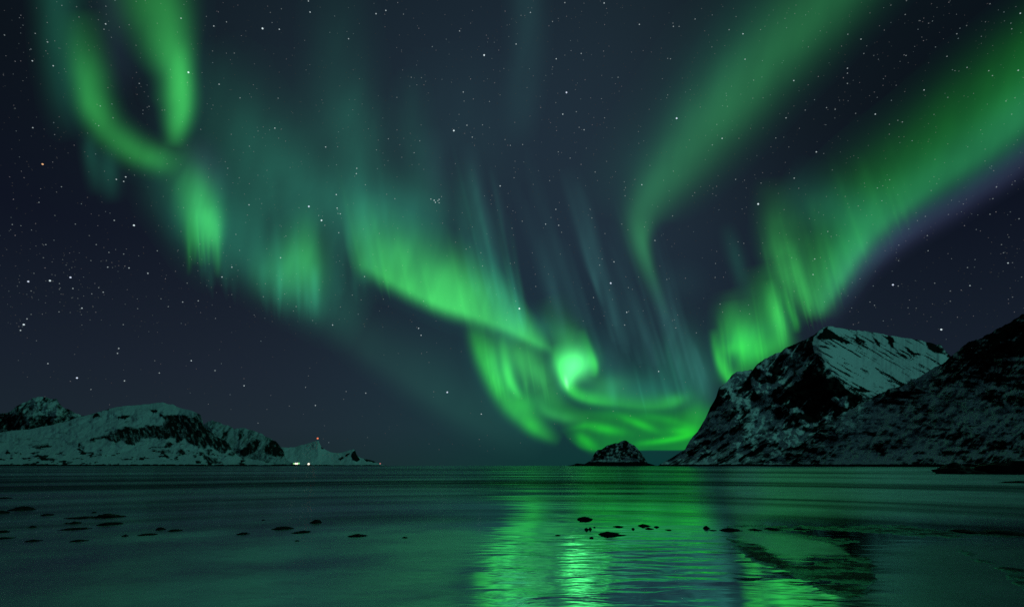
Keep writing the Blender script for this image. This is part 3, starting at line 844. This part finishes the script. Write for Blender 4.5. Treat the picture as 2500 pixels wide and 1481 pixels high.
AURORA["floor"] = ("deep green rippled aurora low on the horizon behind the islet", [
    c_([(1365, 1040, 55, 20, 0), (1398, 1072, 72, 20, .06), (1430, 1091, 95, 16, .11), (1500, 1097, 120, 8, .14), (1580, 1096, 125, 6, .14), (1650, 1096, 125, 6, .16), (1710, 1094, 125, 8, .16), (1780, 1090, 110, 10, .10), (1860, 1085, 90, 10, 0)], DEEP, prof="p"),
    b_(1432, 1078, 62, 28, .28, DEEP, 38), b_(1475, 1046, 95, 24, .30, DEEP, 10), b_(1560, 1034, 95, 20, .26, DEEP, 22), b_(1668, 1052, 62, 24, .32, DEEP, 0), b_(1420, 1040, 60, 16, .10, DEEP, -10),
    n_([(1540, 1084, 0), (1590, 1079, .22), (1640, 1072, .32), (1675, 1065, .24), (1705, 1054, 0)], DEEP, wl=16), n_([(1560, 1010, 0), (1620, 1022, .07), (1680, 1038, .08), (1720, 1050, 0)], DEEP, wl=20),
    b_(1500, 1012, 240, 34, .09, DEEP, 4), b_(1700, 1010, 70, 90, .09, YEL, 0),
])
AURORA["column"] = ("bright green aurora flames rising straight from the mountain's left shoulder", [
    n_([(1738, 800, 34, 18, 0), (1748, 850, 34, 20, .22), (1759, 888, 32, 22, .44), (1772, 914, 32, 24, .36), (1792, 938, 34, 24, .28), (1815, 960, 34, 24, 0)], YEL),
    n_([(1788, 730, 0), (1797, 790, .17), (1812, 834, .46), (1826, 865, .42), (1840, 892, .2), (1852, 915, 0)], (.04, 1, .06), wl=95, wr=75), b_(1790, 850, 60, 34, .14, YEL, -10),
    n_([(1785, 700, 0), (1800, 760, .07), (1815, 820, .12), (1830, 880, 0)], GREEN, wl=100, wr=80),
    n_([(1862, 640, 0), (1878, 720, .12), (1894, 790, .20), (1903, 840, .14), (1906, 890, 0)], YEL, wl=60, wr=90),
    n_([(1878, 680, 0), (1889, 730, .17), (1902, 778, .30), (1910, 815, .20), (1913, 860, 0)], GREEN, wl=30, wr=38), n_([(1908, 700, 0), (1926, 745, .11), (1942, 785, .15), (1946, 815, 0)], YEL, wl=18, wr=24),
    b_(1880, 850, 90, 60, .13, YEL, -20), b_(1790, 915, 70, 50, .10, YEL, 0),
])
AURORA["rays"] = ("fan of green aurora rays between the flames and the long right band", [
    n_([(1875, 430, 110, 60, 0), (1888, 530, 120, 70, .06), (1905, 620, 110, 70, .14), (1935, 690, 90, 70, .17), (1962, 740, 60, 60, .10), (1985, 790, 50, 50, 0)], GREEN, ray=.12),
    n_([(1925, 580, 0), (1945, 650, .10), (1967, 715, .14), (1984, 775, 0)], GREEN, wl=34), n_([(1985, 560, 0), (2000, 660, .09), (2008, 730, .08), (2010, 780, 0)], GREEN, wl=60),
    n_([(1900, 440, 0), (2000, 500, .045), (2090, 520, .05), (2180, 480, 0)], SEA, wl=120),
    n_([(1770, 540, 0), (1800, 640, .025), (1832, 740, 0)], SEA, wl=40),
])
AURORA["band"] = ("long green aurora band with a purple lower fringe rising to the right edge", [
    n_([(1985, 785, 50, 30, 0), (2012, 738, 70, 40, .11), (2048, 680, 90, 48, .20), (2086, 615, 105, 54, .22), (2140, 552, 110, 58, .17), (2230, 480, 115, 64, .14), (2330, 415, 120, 70, .14), (2420, 350, 125, 78, .15), (2500, 285, 130, 84, .16), (2620, 190, 135, 84, .15), (2800, 40, 140, 84, .12)], (.08, 1, .30)),
    n_([(2000, 700, 0), (2060, 580, .07), (2130, 480, .075), (2250, 385, .075), (2380, 280, .085), (2500, 185, .10), (2650, 70, .10), (2800, -50, .06)], (.04, 1, .04), wl=190, wr=120),
    n_([(2010, 790, .0), (2068, 690, .012), (2118, 625, .018), (2208, 545, .020), (2330, 470, .022), (2450, 392, .022), (2560, 320, .022), (2720, 200, .02)], (.20, 1, 1.0), wl=60, wr=60),
    n_([(1975, 825, 0), (2060, 715, .022), (2118, 642, .040), (2208, 574, .045), (2338, 500, .038), (2458, 425, .038), (2570, 350, .036), (2730, 240, .04)], PURP, wl=80, wr=62),
])
AURORA["upper"] = ("wide soft green aurora band slanting to the top edge right of centre", [
    n_([(1630, 780, 26, 20, 0), (1604, 710, 40, 26, .035), (1580, 640, 48, 30, .10), (1566, 580, 58, 42, .14), (1568, 520, 75, 85, .10), (1606, 455, 105, 120, .10), (1676, 375, 135, 140, .105), (1750, 288, 155, 150, .115), (1830, 200, 170, 150, .115), (1912, 110, 180, 155, .11), (2005, 10, 190, 160, .10), (2100, -100, 200, 170, .09)], (.11, 1, .26)),
    n_([(1530, 560, 0), (1570, 440, .02), (1650, 320, .02), (1740, 180, .02), (1830, 40, .015), (1900, -100, 0)], SEA, wl=200, wr=150),
])
AURORA["streaks"] = ("faint teal aurora streaks falling through the dark middle of the sky", [
    n_([(1380, 400, 60, 40, 0), (1412, 530, 60, 34, .018), (1436, 630, 46, 24, .034), (1453, 690, 26, 14, .045), (1474, 752, 16, 10, 0)], TEAL),
    n_([(1330, 560, 0), (1350, 680, .014), (1385, 800, 0)], TEAL, wl=60), n_([(1140, 340, 0), (1168, 470, .022), (1195, 575, .022), (1218, 660, 0)], TEAL, wl=36, wr=44), n_([(1196, 400, 0), (1220, 510, .014), (1246, 640, 0)], TEAL, wl=22),
    n_([(1585, 660, 0), (1626, 760, .026), (1674, 845, .022), (1712, 925, .03), (1745, 1000, 0)], TEAL, wl=46, wr=50), n_([(1686, 820, 0), (1706, 876, .026), (1726, 935, 0)], TEAL, wl=13),
    n_([(1470, 780, 0), (1502, 890, .02), (1540, 985, 0)], TEAL, wl=60), n_([(1610, 820, 0), (1660, 920, .025), (1710, 1030, 0)], SEA, wl=50), n_([(1540, 700, 0), (1580, 820, .016), (1620, 930, 0)], TEAL, wl=60),
    n_([(1285, -80, .016), (1288, 100, .018), (1275, 240, .014), (1260, 360, 0)], TEAL, wl=80), n_([(1050, 300, 0), (1060, 420, .014), (1090, 540, 0)], TEAL, wl=60),
    b_(1570, 930, 190, 110, .03, SEA, 10), b_(1700, 905, 85, 190, .07, SEA, -15), b_(1660, 690, 110, 90, .008, TEAL, 0),
])
AURORA["haze_glow"] = ("dull teal diffuse glow below the main arc in the lower middle of the sky", [
    n_([(740, 740, 110, 60, 0), (870, 830, 150, 80, .018), (1020, 930, 190, 90, .024), (1180, 1030, 190, 90, .022), (1330, 1100, 120, 60, 0)], (.16, 1, .62)),
])


def rays_(path, n, col, lo, hi, ln, w, seed, tilt=(-.22, -1), jit=18):
    """n thin rays standing on a path of (x, y, weight)"""
    rg = np.random.default_rng(seed)
    C = catmull(path, 30)
    out = []
    for _ in range(n):
        x, y, k = C[rg.integers(0, len(C))]
        L = ln * rg.uniform(.5, 1.25); ww = w * rg.uniform(.5, 1.6); I = rg.uniform(lo, hi) * k
        y += rg.uniform(-.4, 1) * jit
        tx = tilt[0] + rg.normal(0, .03)
        out.append(n_([(x - tx * 46, y + 46, ww * .2, ww * .2, 0), (x - tx * 14, y + 14, ww * .5, ww * .5, I * .5), (x + tx * 12, y - 12, ww * .8, ww * .8, I), (x + tx * L * .45, y - L * .45, ww, ww, I * .6), (x + tx * L, y - L, ww * 1.3, ww * 1.3, 0)], col))
    return out


AURORA["arc"][1].extend(rays_([(880, 650, .6), (960, 690, 1), (1080, 740, 1), (1200, 780, .9), (1330, 838, .5)], 26, GREEN, .01, .04, 210, 15, 5))
AURORA["arc"][1].extend(rays_([(1120, 690, .7), (1180, 700, 1), (1240, 740, 1), (1300, 790, .6)], 12, SEA, .015, .04, 330, 16, 6))
AURORA["arm"][1].extend(rays_([(1180, 885, .8), (1215, 940, 1), (1260, 960, 1), (1310, 930, 1), (1340, 960, .5)], 20, GREEN, .02, .08, 110, 9, 7, tilt=(-.16, -1)))
AURORA["patch"][1].extend(rays_([(640, 710, .5), (700, 730, 1), (770, 740, 1)], 10, SEA, .01, .03, 190, 14, 8, tilt=(-.03, -1)))
AURORA["veil"][1].extend(rays_([(480, 620, .5), (600, 690, 1), (800, 700, 1), (960, 600, 1)], 26, SEA, .008, .022, 300, 26, 9, tilt=(-.08, -1), jit=50))
AURORA["knot"][1].extend(rays_([(455, 600, .6), (500, 610, 1), (535, 600, .6)], 9, GREEN, .03, .08, 120, 8, 10, tilt=(-.04, -1)))
AURORA["column"][1].extend(rays_([(1760, 890, .8), (1820, 880, 1), (1880, 850, 1), (1920, 810, .8)], 20, YEL, .03, .10, 150, 10, 11, tilt=(-.14, -1)))
AURORA["rays"][1].extend(rays_([(1890, 760, .8), (1950, 760, 1), (2010, 745, 1), (2060, 690, .6)], 18, GREEN, .01, .05, 230, 15, 12, tilt=(-.24, -1)))
AURORA["streaks"][1].extend(rays_([(1360, 760, .8), (1480, 800, 1), (1600, 860, 1), (1720, 930, 1)], 26, TEAL, .006, .018, 380, 20, 13, tilt=(-.30, -1), jit=60))
AURORA["streaks"][1].extend(rays_([(1480, 960, .8), (1560, 970, 1), (1690, 960, 1)], 12, SEA, .01, .035, 170, 16, 14, tilt=(-.22, -1), jit=20))
AURORA["band"][1].extend(rays_([(2040, 700, .8), (2120, 590, 1), (2250, 500, .8)], 14, GREEN, .008, .03, 200, 22, 15, tilt=(-.35, -1)))


def build_aurora(key, label, strokes):
    V, Fc, G, off = [], [], [], 0
    halos = []
    for s in strokes:        # thin teal outer glow round each bright stroke
        if s["I"].max() > .10 and s["prof"] != "p" and s["col"] != DEEP:
            ext = lambda w: w * (1.45 + 14 / np.maximum(np.linalg.norm(w, axis=1, keepdims=True), 6))
            halos.append(dict(s, a=ext(s["a"]), b=ext(s["b"]), I=.075 * np.minimum(s["I"], .4), col=(.05, 1, .75), prof="g", ray=0))
    for si, s in enumerate(strokes + halos):
        nvv = 41
        v = np.linspace(-1, 1, nvv)
        p, a, b, I = s["p"], s["a"], s["b"], s["I"]
        up = v > 0
        PXY = p[:, None, :] + np.where(up[None, :, None], a[:, None, :] * v[None, :, None], b[:, None, :] * (-v)[None, :, None])
        g = np.maximum(np.exp(-4.5 * v ** 2) - .0111, 0)
        if s["prof"] == "e":
            ge = np.maximum((1.25 * np.exp(-2.6 * v) * (1 - v) ** .6 * (1 - .45 * np.exp(-(v / .08) ** 2) * 0)), 0)
            ge = np.minimum(ge, 1.0 + 0 * ge)
            g = np.where(up, np.maximum(0, np.where(v < 1, np.exp(-2.6 * v ** 1.25) * (1 - v ** 3), 0)), g)
        elif s["prof"] == "p":
            g = np.where(up, 1 - sstep(.45, 1, v), g)
        val = I[:, None] * g[None, :]
        if s["ray"]:
            u = np.cumsum(np.r_[0, np.hypot(*np.diff(p, axis=0).T)])
            val = val * (1 + s["ray"] * 2 * (fbm(u[:, None] / 26 + 0 * v[None], .6 * v[None] + 0 * u[:, None], 200 + si, 3) - .5))
        if si < len(strokes):     # uneven brightness, drawn out along the rays
            nx, ny = PXY[..., 0] + .22 * PXY[..., 1], PXY[..., 1]
            am = .18 if key in ('loop', 'upper', 'band', 'haze_glow') else .42
            val = val * (1 + am * (fbm(nx / 34, ny / 190, 400, 3, .6) - .5) + .30 * (fbm(nx / 90, ny / 90, 410, 2) - .5))
        # stand each ray up as a vertical sheet at the distance where its rim reaches auroral height
        d0 = pdir(p[:, 0], p[:, 1])
        tan0 = np.maximum(d0[:, 2] / np.hypot(d0[:, 0], d0[:, 1]), .05)
        ki = list(AURORA).index(key)
        hd = (ALT + 47 * si + 610 * ki) / tan0
        hd = np.clip(hd, 9000 + 53 * si + 700 * ki, 120000 + 97 * si + 2100 * ki)
        d = pdir(PXY[..., 0], PXY[..., 1])
        pos = d * (hd[:, None] / np.hypot(d[..., 0], d[..., 1]))[..., None]
        pos[..., 2] += CAM_Z
        nuu = len(p)
        f = grid_faces(nuu, nvv)
        vv = val.ravel()
        keep = vv[f].max(1) > .0012
        f = f[keep]
        V.append(pos.reshape(-1, 3)); G.append(np.concatenate([vv[:, None] * np.array(s["col"])[None], np.ones((len(vv), 1))], 1)); Fc.append(f + off)
        off += len(vv)
    V = np.vstack(V); G = np.vstack(G); Fc = np.vstack(Fc)
    used, inv = np.unique(Fc.ravel(), return_inverse=True)
    o = mesh_obj("aurora_band", V[used], inv.reshape(-1, 4), M_GLOW, attrs={"glow": ("FLOAT_COLOR", G[used])})
    tag(o, label, "aurora", "bands of the northern lights")
    return o


for key, (label, strokes) in AURORA.items():
    build_aurora(key, label, strokes)

# ------------------------------------------------------------------ stars
B3 = [(641, 70), (104, 401), (327, 550), (69, 687), (122, 685), (172, 677), (58, 792), (754, 504), (785, 538), (188, 922), (1182, 135), (1383, 226), (1108, 319), (1491, 691), (1268, 753),
      (1652, 289), (1851, 498), (2180, 695), (2298, 804), (1092, 957), (460, 177)]
B2 = [(279, 538), (566, 652), (542, 676), (484, 734), (446, 737), (200, 752), (252, 713), (178, 704), (307, 432), (284, 438), (302, 443), (130, 161), (79, 149), (80, 312), (116, 103), (258, 59), (442, 45), (522, 64), (682, 72),
      (753, 3), (757, 30), (535, 206), (671, 313), (795, 359), (608, 500), (685, 629), (851, 95), (942, 26), (918, 34), (1122, 76), (1260, 108), (1295, 31), (1379, 7), (1475, 8), (1561, 60), (1419, 131), (1358, 144), (1131, 225),
      (1374, 279), (1426, 317), (1153, 335), (1140, 306), (871, 411), (870, 424), (821, 475), (823, 508), (831, 522), (827, 568), (1052, 486), (1060, 489), (1072, 487), (1063, 494), (1072, 495), (1069, 490), (1221, 454), (1567, 451),
      (1332, 547), (1364, 550), (1357, 511), (1599, 587), (1525, 793), (1530, 762), (1499, 639), (890, 675), (1814, 83), (1819, 145), (1644, 65), (1938, 197), (1763, 338), (1919, 288), (1993, 371), (1939, 435), (2069, 167), (2102, 96), (2256, 220),
      (2137, 279), (2486, 172), (2491, 33), (1989, 632), (1985, 670), (2368, 697), (2461, 642), (467, 880), (287, 862), (290, 850), (117, 887), (304, 929), (389, 910), (525, 904), (770, 989), (893, 959), (1608, 906), (1022, 801), (1028, 818), (812, 793),
      (1175, 1010), (596, 941), (50, 806), (66, 778), (361, 667), (263, 652), (315, 654)]
B1 = [(86, 82), (11, 86), (254, 72), (332, 111), (151, 14), (187, 17), (553, 54), (660, 31), (687, 22), (572, 130), (519, 125), (586, 239), (679, 240), (630, 320), (609, 357), (550, 395), (556, 411), (584, 434), (639, 497), (730, 507), (778, 526), (793, 550),
      (698, 576), (576, 572), (585, 611), (779, 707), (763, 782), (364, 260), (340, 204), (490, 316), (402, 269), (276, 288), (241, 307), (245, 259), (150, 456), (134, 526), (95, 494), (30, 548), (51, 551), (184, 547), (218, 575), (112, 597), (235, 597), (266, 616),
      (302, 620), (222, 636), (384, 612), (106, 629), (83, 667), (76, 710), (145, 692), (145, 706), (241, 702), (224, 717), (76, 767), (144, 761), (393, 729), (411, 748), (336, 753), (301, 792), (457, 691), (643, 724), (723, 748), (985, 35), (1272, 38), (1349, 53),
      (1379, 135), (1133, 247), (1195, 248), (1221, 232), (1357, 251), (1407, 273), (1414, 311), (1476, 288), (1509, 189), (1178, 305), (1029, 190), (1004, 189), (969, 238), (948, 339), (919, 366), (981, 384), (1011, 373), (1025, 344), (892, 451), (825, 521), (964, 485),
      (1078, 480), (1255, 434), (1201, 477), (1342, 441), (1392, 386), (1363, 371), (1276, 353), (1233, 341), (1246, 355), (1481, 394), (1453, 420), (1527, 458), (1524, 464), (1526, 478), (1371, 567), (1250, 557), (1275, 540), (1239, 505), (1445, 532), (1477, 570),
      (1518, 547), (1174, 617), (1147, 603), (1138, 608), (1178, 649), (1246, 643), (1339, 669), (1368, 620), (1470, 632), (1464, 647), (1488, 708), (1449, 726), (1534, 702), (1544, 706), (860, 720), (936, 730), (1034, 735), (1308, 699), (1259, 735), (831, 749),
      (1697, 47), (1658, 65), (1643, 57), (1630, 143), (1637, 144), (1780, 73), (1797, 41), (1738, 115), (1630, 232), (1840, 196), (1838, 240), (1863, 239), (1776, 260), (1750, 304), (1739, 354), (1894, 337), (1926, 359), (2032, 415), (1966, 269), (2018, 263),
      (2039, 267), (2089, 277), (2069, 179), (2069, 204), (2109, 131), (2070, 84), (2213, 2), (2175, 13), (2210, 36), (2244, 51), (2212, 136), (2312, 138), (2336, 83), (2417, 10), (2360, 63), (2361, 165), (2423, 185), (2414, 173), (2470, 71), (2456, 247), (2470, 279),
      (2478, 239), (2314, 238), (2203, 298), (2192, 294), (2142, 459), (2172, 439), (2153, 490), (2433, 456), (2478, 442), (2424, 485), (2352, 498), (1796, 438), (1858, 447), (1644, 418), (1691, 478), (1642, 527), (1816, 594), (1804, 623), (1862, 593), (1747, 643),
      (1746, 677), (1628, 682), (1758, 742), (2021, 565), (2193, 698), (2266, 612), (2282, 691), (2320, 710), (2320, 735), (2445, 597), (2463, 579), (2488, 534), (2472, 725), (2494, 676), (2450, 617), (2264, 575), (2194, 636), (2124, 737), (2135, 745), (2217, 751),
      (2237, 752), (2362, 653), (2417, 523), (222, 950), (630, 1032), (746, 945), (753, 917), (839, 974), (845, 955), (378, 880), (1170, 1072), (1360, 960), (1497, 1003), (1535, 760), (1700, 812), (1650, 800)]


def build_stars():
    rng = np.random.default_rng(11)
    items = []      # x, y, radius px, brightness, tint
    blue, white, orange = (.72, .82, 1.0), (.80, .96, 1.0), (1.0, .55, .28)
    for i, (x, y) in enumerate(B3):
        items.append((x, y, 2.15, .85, orange if (x, y) == (104, 401) else (blue if i % 2 else white)))
    for x, y in B2: items.append((x, y, 1.5, .28 + .30 * rng.random(), white))
    for x, y in B1: items.append((x, y, 1.3, .10 + .16 * rng.random(), white))
    for _ in range(9000):
        x = rng.uniform(-700, 3200); y = rng.uniform(-500, 1100)
        w = 1 - .6 * (y > 800)
        if rng.random() > w: continue
        items.append((x, y, rng.uniform(.8, 1.2), .025 + .16 * rng.random() ** 3, (rng.uniform(.65, 1), .92, 1.0)))
    for _ in range(60):     # cluster round the belt and sword at the lower left
        items.append((rng.normal(160, 70), rng.normal(690, 45), 1.1, .03 + .10 * rng.random(), white))
    R = 400000.0
    t = (1 + 5 ** .5) / 2
    iv = np.array([(-1, t, 0), (1, t, 0), (-1, -t, 0), (1, -t, 0), (0, -1, t), (0, 1, t), (0, -1, -t), (0, 1, -t), (t, 0, -1), (t, 0, 1), (-t, 0, -1), (-t, 0, 1)])
    iv /= np.linalg.norm(iv[0])
    fc = np.array([(0, 11, 5), (0, 5, 1), (0, 1, 7), (0, 7, 10), (0, 10, 11), (1, 5, 9), (5, 11, 4), (11, 10, 2), (10, 7, 6), (7, 1, 8), (3, 9, 4), (3, 4, 2), (3, 2, 6), (3, 6, 8), (3, 8, 9), (4, 9, 5), (2, 4, 11), (6, 2, 10), (8, 6, 7), (9, 8, 1)])
    arr = np.array([(a, b, c, d) for a, b, c, d, _ in items]); tint = np.array([e for *_, e in items])
    d = pdir(arr[:, 0], arr[:, 1])
    cosa = d @ np.array([0, CP, SP])
    rad = R * arr[:, 2] / F * cosa
    V = (d * R)[:, None, :] + iv[None] * rad[:, None, None]
    Fs = (fc[None] + 12 * np.arange(len(arr))[:, None, None]).reshape(-1, 3)
    G = np.repeat(np.concatenate([tint * arr[:, 3:4], np.ones((len(arr), 1))], 1), 12, axis=0)
    return tag(mesh_obj("stars", V.reshape(-1, 3), Fs, M_STAR, attrs={"glow": ("FLOAT_COLOR", G)}), kind="stuff", label="white stars scattered over the night sky")


build_stars()

# ------------------------------------------------------------------ rocks
ICO = None


def ico(sub):
    import bmesh
    bm = bmesh.new(); bmesh.ops.create_icosphere(bm, subdivisions=sub, radius=1)
    bm.verts.ensure_lookup_table()
    v = np.array([x.co[:] for x in bm.verts]); f = np.array([[y.index for y in x.verts] for x in bm.faces])
    bm.free()
    return v, f


ICO = ico(4)


def n3(v, s, seed):
    return fbm(v[:, 0] * s + 3 * seed, v[:, 1] * s + v[:, 2] * s * .7, seed, 4) + fbm(v[:, 2] * s - seed, v[:, 0] * s * .8 - v[:, 1] * s, seed + 9, 4) - 1


def rock(name, px, py, w, h, label, group, seed, depth=.5, peak=0.0, tail=0, cat="rock", parts=1):
    """a dark stone whose waterline meets photo pixel (px, py); w and h in photo pixels"""
    c = ground(float(px), float(py))
    dd = float(np.linalg.norm(c - np.array([0, 0, CAM_Z])))
    m = dd / F
    hw, hh = w * m * .47, h * m * .58
    v = ICO[0].copy(); f = ICO[1]
    r = 1 + .75 * n3(v, 1.7, seed) + .40 * n3(v, 5.0, seed + 4)
    v = v * r[:, None]
    top = np.clip(v[:, 2], 0, None)
    x = v[:, 0] + 0
    z = np.where(v[:, 2] > 0, (v[:, 2] * (1 + .35 * (v[:, 0] - peak) * -np.sign(peak) * (peak != 0))), v[:, 2] * .5)
    zt = z.max()
    P = np.stack([x * hw / np.abs(x).max(), v[:, 1] * hw * depth, z / zt * hh * .95], 1)
    P[:, 2] *= 1 - .45 * np.abs(P[:, 0] / hw) ** 1.2
    if tail:
        # low spit of stone running out to one side
        k = sstep(.35, 1, x * np.sign(tail) / np.abs(x).max())
        P[:, 0] += np.sign(tail) * k * abs(tail) * m
        P[:, 2] *= 1 - .75 * k
    az = math.atan2(c[0], c[1])
    ca, sa = math.cos(-az), math.sin(-az)
    P = np.stack([P[:, 0] * ca - P[:, 1] * sa, P[:, 0] * sa + P[:, 1] * ca, P[:, 2]], 1)
    o = mesh_obj(name, P, f, M_ROCK)
    o.location = (float(c[0]), float(c[1]), -.02 * min(hh, .5))
    return tag(o, label, cat, group)


GL = "dark stones in the shallows on the left"
GM = "dark stones in the shallows left of centre"
GC = "dark stones in the bright green reflection"
GR = "weedy rocks along the sand on the right"
ROCKS = [
    # px, py, w, h, label, group, options
    (8, 1216, 30, 4, "thin rock sliver at the left edge, farthest out", GL, {}),
    (53, 1244, 40, 11, "humped dark rock near the left edge, a bright slit of water at its foot", GL, {}),
    (2, 1252, 24, 8, "stone cut by the left picture edge beside the humped rock", GL, {}),
    (114, 1257, 20, 5, "small tilted stone right of the humped rock", GL, {}),
    (229, 1251, 9, 4, "tiny stone just behind the largest left rock", GL, {}),
    (265, 1261, 62, 11, "largest of the left rocks, low peaked and wide", GL, {"peak": .2}),
    (205, 1263, 60, 4, "long flat ledge touching the largest left rock", GL, {}),
    (265, 1280, 46, 8, "lens shaped rock directly in front of the largest left rock", GL, {}),
    (181, 1277, 26, 7, "two humped stone in front of the long flat ledge", GL, {}),
    (163, 1277, 10, 4, "pebble touching the left end of the two humped stone", GL, {}),
    (181, 1291, 52, 5, "thin flat slab in front of the two humped stone", GL, {}),
    (78, 1287, 14, 6, "small round stone alone between slab and left edge", GL, {}),
    (3, 1299, 22, 7, "dark lump at the left edge, second from the bottom", GL, {}),
    (8, 1314, 30, 5, "flat dark lump at the left edge, lowest one", GL, {}),
    (80, 1320, 28, 5, "flat stone lowest in the left shallows, above the star reflection", GL, {}),
    (191, 1320, 32, 5, "flat ragged stone lowest in the left shallows, under the thin slab", GL, {}),
    (392, 1292, 18, 9, "dark knob at the right end of the left stones", GL, {}),
    (426, 1295, 30, 6, "low stone right of the dark knob", GL, {}),
    (362, 1305, 36, 5, "slanting flat stone left of and below the dark knob", GL, {}),
    (306, 1308, 12, 6, "little stone between the ragged stone and the slanting one", GL, {}),
    (592, 1303, 30, 7, "small stone at the left of the middle group, thicker at its left end", GM, {"peak": -.3}),
    (690, 1290, 50, 10, "long block of stone in the middle of the left of centre group", GM, {}),
    (771, 1275, 27, 12, "tall blunt stone farthest back in the left of centre group", GM, {}),
    (735, 1299, 46, 7, "thin slanting slab just below the blunt stone", GM, {"peak": -.3}),
    (725, 1320, 12, 4, "faint pebble below the slanting slab", GM, {}),
    (872, 1308, 46, 8, "straight bar shaped stone right of the slanting slab", GM, {}),
    (989, 1312, 16, 5, "small stone at the right end of the middle group", GM, {}),
    (643, 1269, 8, 3, "speck of a stone behind the long block", GM, {}),
    (1428, 1267, 42, 11, "two humped rock farthest back in the green reflection", GC, {}),
    (1509, 1285, 26, 5, "flat stone right of and behind the biggest central rock", GC, {}),
    (1570, 1283, 26, 8, "peaked flat stone with a tail to its right", GC, {"tail": 10}),
    (1480, 1304, 44, 14, "biggest central rock, whale backed with a tail to the right", GC, {"tail": 26, "peak": -.2}),
    (1431, 1292, 14, 8, "left stone of a touching pair beside the biggest central rock", GC, {}),
    (1441, 1291, 10, 8, "right stone of a touching pair beside the biggest central rock", GC, {}),
    (1451, 1287, 6, 4, "dot sized stone right of the touching pair", GC, {}),
    (1584, 1290, 22, 5, "low stone in front of the peaked flat stone", GC, {}),
    (1603, 1286, 13, 5, "little stone at the right end of the peaked flat stone's tail", GC, {}),
    (1546, 1291, 8, 6, "pebble left of the low stone", GC, {}),
    (1632, 1293, 17, 3, "thin wet sliver in the brightest green water", GC, {}),
    (1725, 1289, 18, 10, "round dark stone alone left of the weed bank", GC, {}),
    (1740, 1294, 20, 3, "flat sliver at the foot of the round dark stone", GC, {}),
    (1444, 1312, 11, 5, "pebble below and left of the biggest central rock", GC, {}),
    (1494, 1308, 9, 5, "pebble under the biggest central rock", GC, {}),
    (1362, 1306, 14, 3, "lone flat pebble left of the touching pair", GC, {}),
    (1783, 1294, 52, 9, "dark weed covered rock at the left end of the sand bar", GR, {}),
    (1842, 1293, 34, 5, "thin weedy rock second along the sand bar", GR, {}),
    (1887, 1292, 38, 7, "weedy rock third along the sand bar", GR, {}),
    (1958, 1292, 30, 5, "low weedy rock fourth along the sand bar", GR, {}),
    (2357, 1298, 56, 8, "low rock on the dark sand at the far right, left of two", GR, {}),
    (2458, 1302, 94, 9, "long low rock on the dark sand at the right edge", GR, {}),
]
for i, (x, y, w, h, lb, gp, op) in enumerate(ROCKS):
    rock("rock", x, y, w, h, lb, gp, 300 + 7 * i, **op)
GS = "dark shore rocks below the right hillside"
rock("shore_rock", 2335, 1156, 84, 36, "rounded dark shore rock standing in the sea below the hillside", GS, 901, depth=.6)
rock("shore_rock", 2500, 1157, 165, 42, "long high shore rock reaching the right edge", GS, 917, depth=.5)
rock("shore_rock", 2488, 1178, 60, 6, "flat shore rock in front of the long high one", GS, 931, depth=.8)


# ------------------------------------------------------------------ lights on the far shore
def cyl(name, r, z0, z1, mat, parent, seg=10, r2=None):
    a = np.linspace(0, 2 * math.pi, seg, endpoint=False)
    r2 = r if r2 is None else r2
    v = np.vstack([np.stack([r * np.cos(a), r * np.sin(a), a * 0 + z0], 1), np.stack([r2 * np.cos(a), r2 * np.sin(a), a * 0 + z1], 1), [[0, 0, z0], [0, 0, z1]]])
    f = []
    for i in range(seg):
        j = (i + 1) % seg
        f += [(i, j, seg + j), (i, seg + j, seg + i), (2 * seg, j, i), (2 * seg + 1, seg + i, seg + j)]
    return mesh_obj(name, v, f, mat, parent, smooth=False)


def ball(name, r, z, mat, parent):
    v, f = ICO2
    return mesh_obj(name, v * r + np.array([0, 0, z]), f, mat, parent)


ICO2 = ico(2)


def lamp(kind, px, py, dist, rpx, mat, label, cat, group):
    d = pdir(float(px), float(py)); k = dist / math.hypot(d[0], d[1])
    p = d * k; p[2] += CAM_Z
    r = rpx * dist / F
    post = max(6.0, min(p[2] - .5, 24.0))
    o = empty(kind, (float(p[0]), float(p[1]), float(p[2] - post)))
    cyl("pole", .35, -3, post - r * .8, M_POST, o, r2=.22)
    cyl("bracket", r * .5, post - r, post - r * .72, M_POST, o)
    ball("lamp_globe", r, post, mat, o)
    return tag(o, label, cat, group)


RED = emit_mat("red_beacon_glow", (1.0, .25, .12), 1.0); PINK = emit_mat("pink_beacon_glow", (1.0, .35, .32), .6)
WARM = emit_mat("warm_lamp_glow", (1.0, .95, .75), 1.4); GRN = emit_mat("green_lamp_glow", (.35, 1.0, .35), .9)
lamp("navigation_beacon", 775.5, 1069.5, 5750, 1.9, RED, "red beacon light above the pointed white summit", "beacon", "red beacons on the headland")
lamp("navigation_beacon", 928, 1131, 5150, 1.4, PINK, "pinkish red beacon light low at the headland's tip", "beacon", "red beacons on the headland")
GV = "harbour lamps at the foot of the white headland"
lamp("harbour_lamp", 717.5, 1131.3, 5120, 1.7, GRN, "greenish harbour lamp at the left end of the row", "lamp", GV)
lamp("harbour_lamp", 721.5, 1131, 5120, 1.9, WARM, "white harbour lamp second in the row", "lamp", GV)
lamp("harbour_lamp", 725.5, 1131, 5120, 1.9, WARM, "white harbour lamp third in the row", "lamp", GV)
lamp("harbour_lamp", 729.5, 1130.4, 5120, 1.8, GRN, "green harbour lamp at the right end of the row", "lamp", GV)
lamp("harbour_lamp", 753.5, 1131.8, 5120, 2.2, WARM, "single white harbour lamp apart from the row", "lamp", GV)
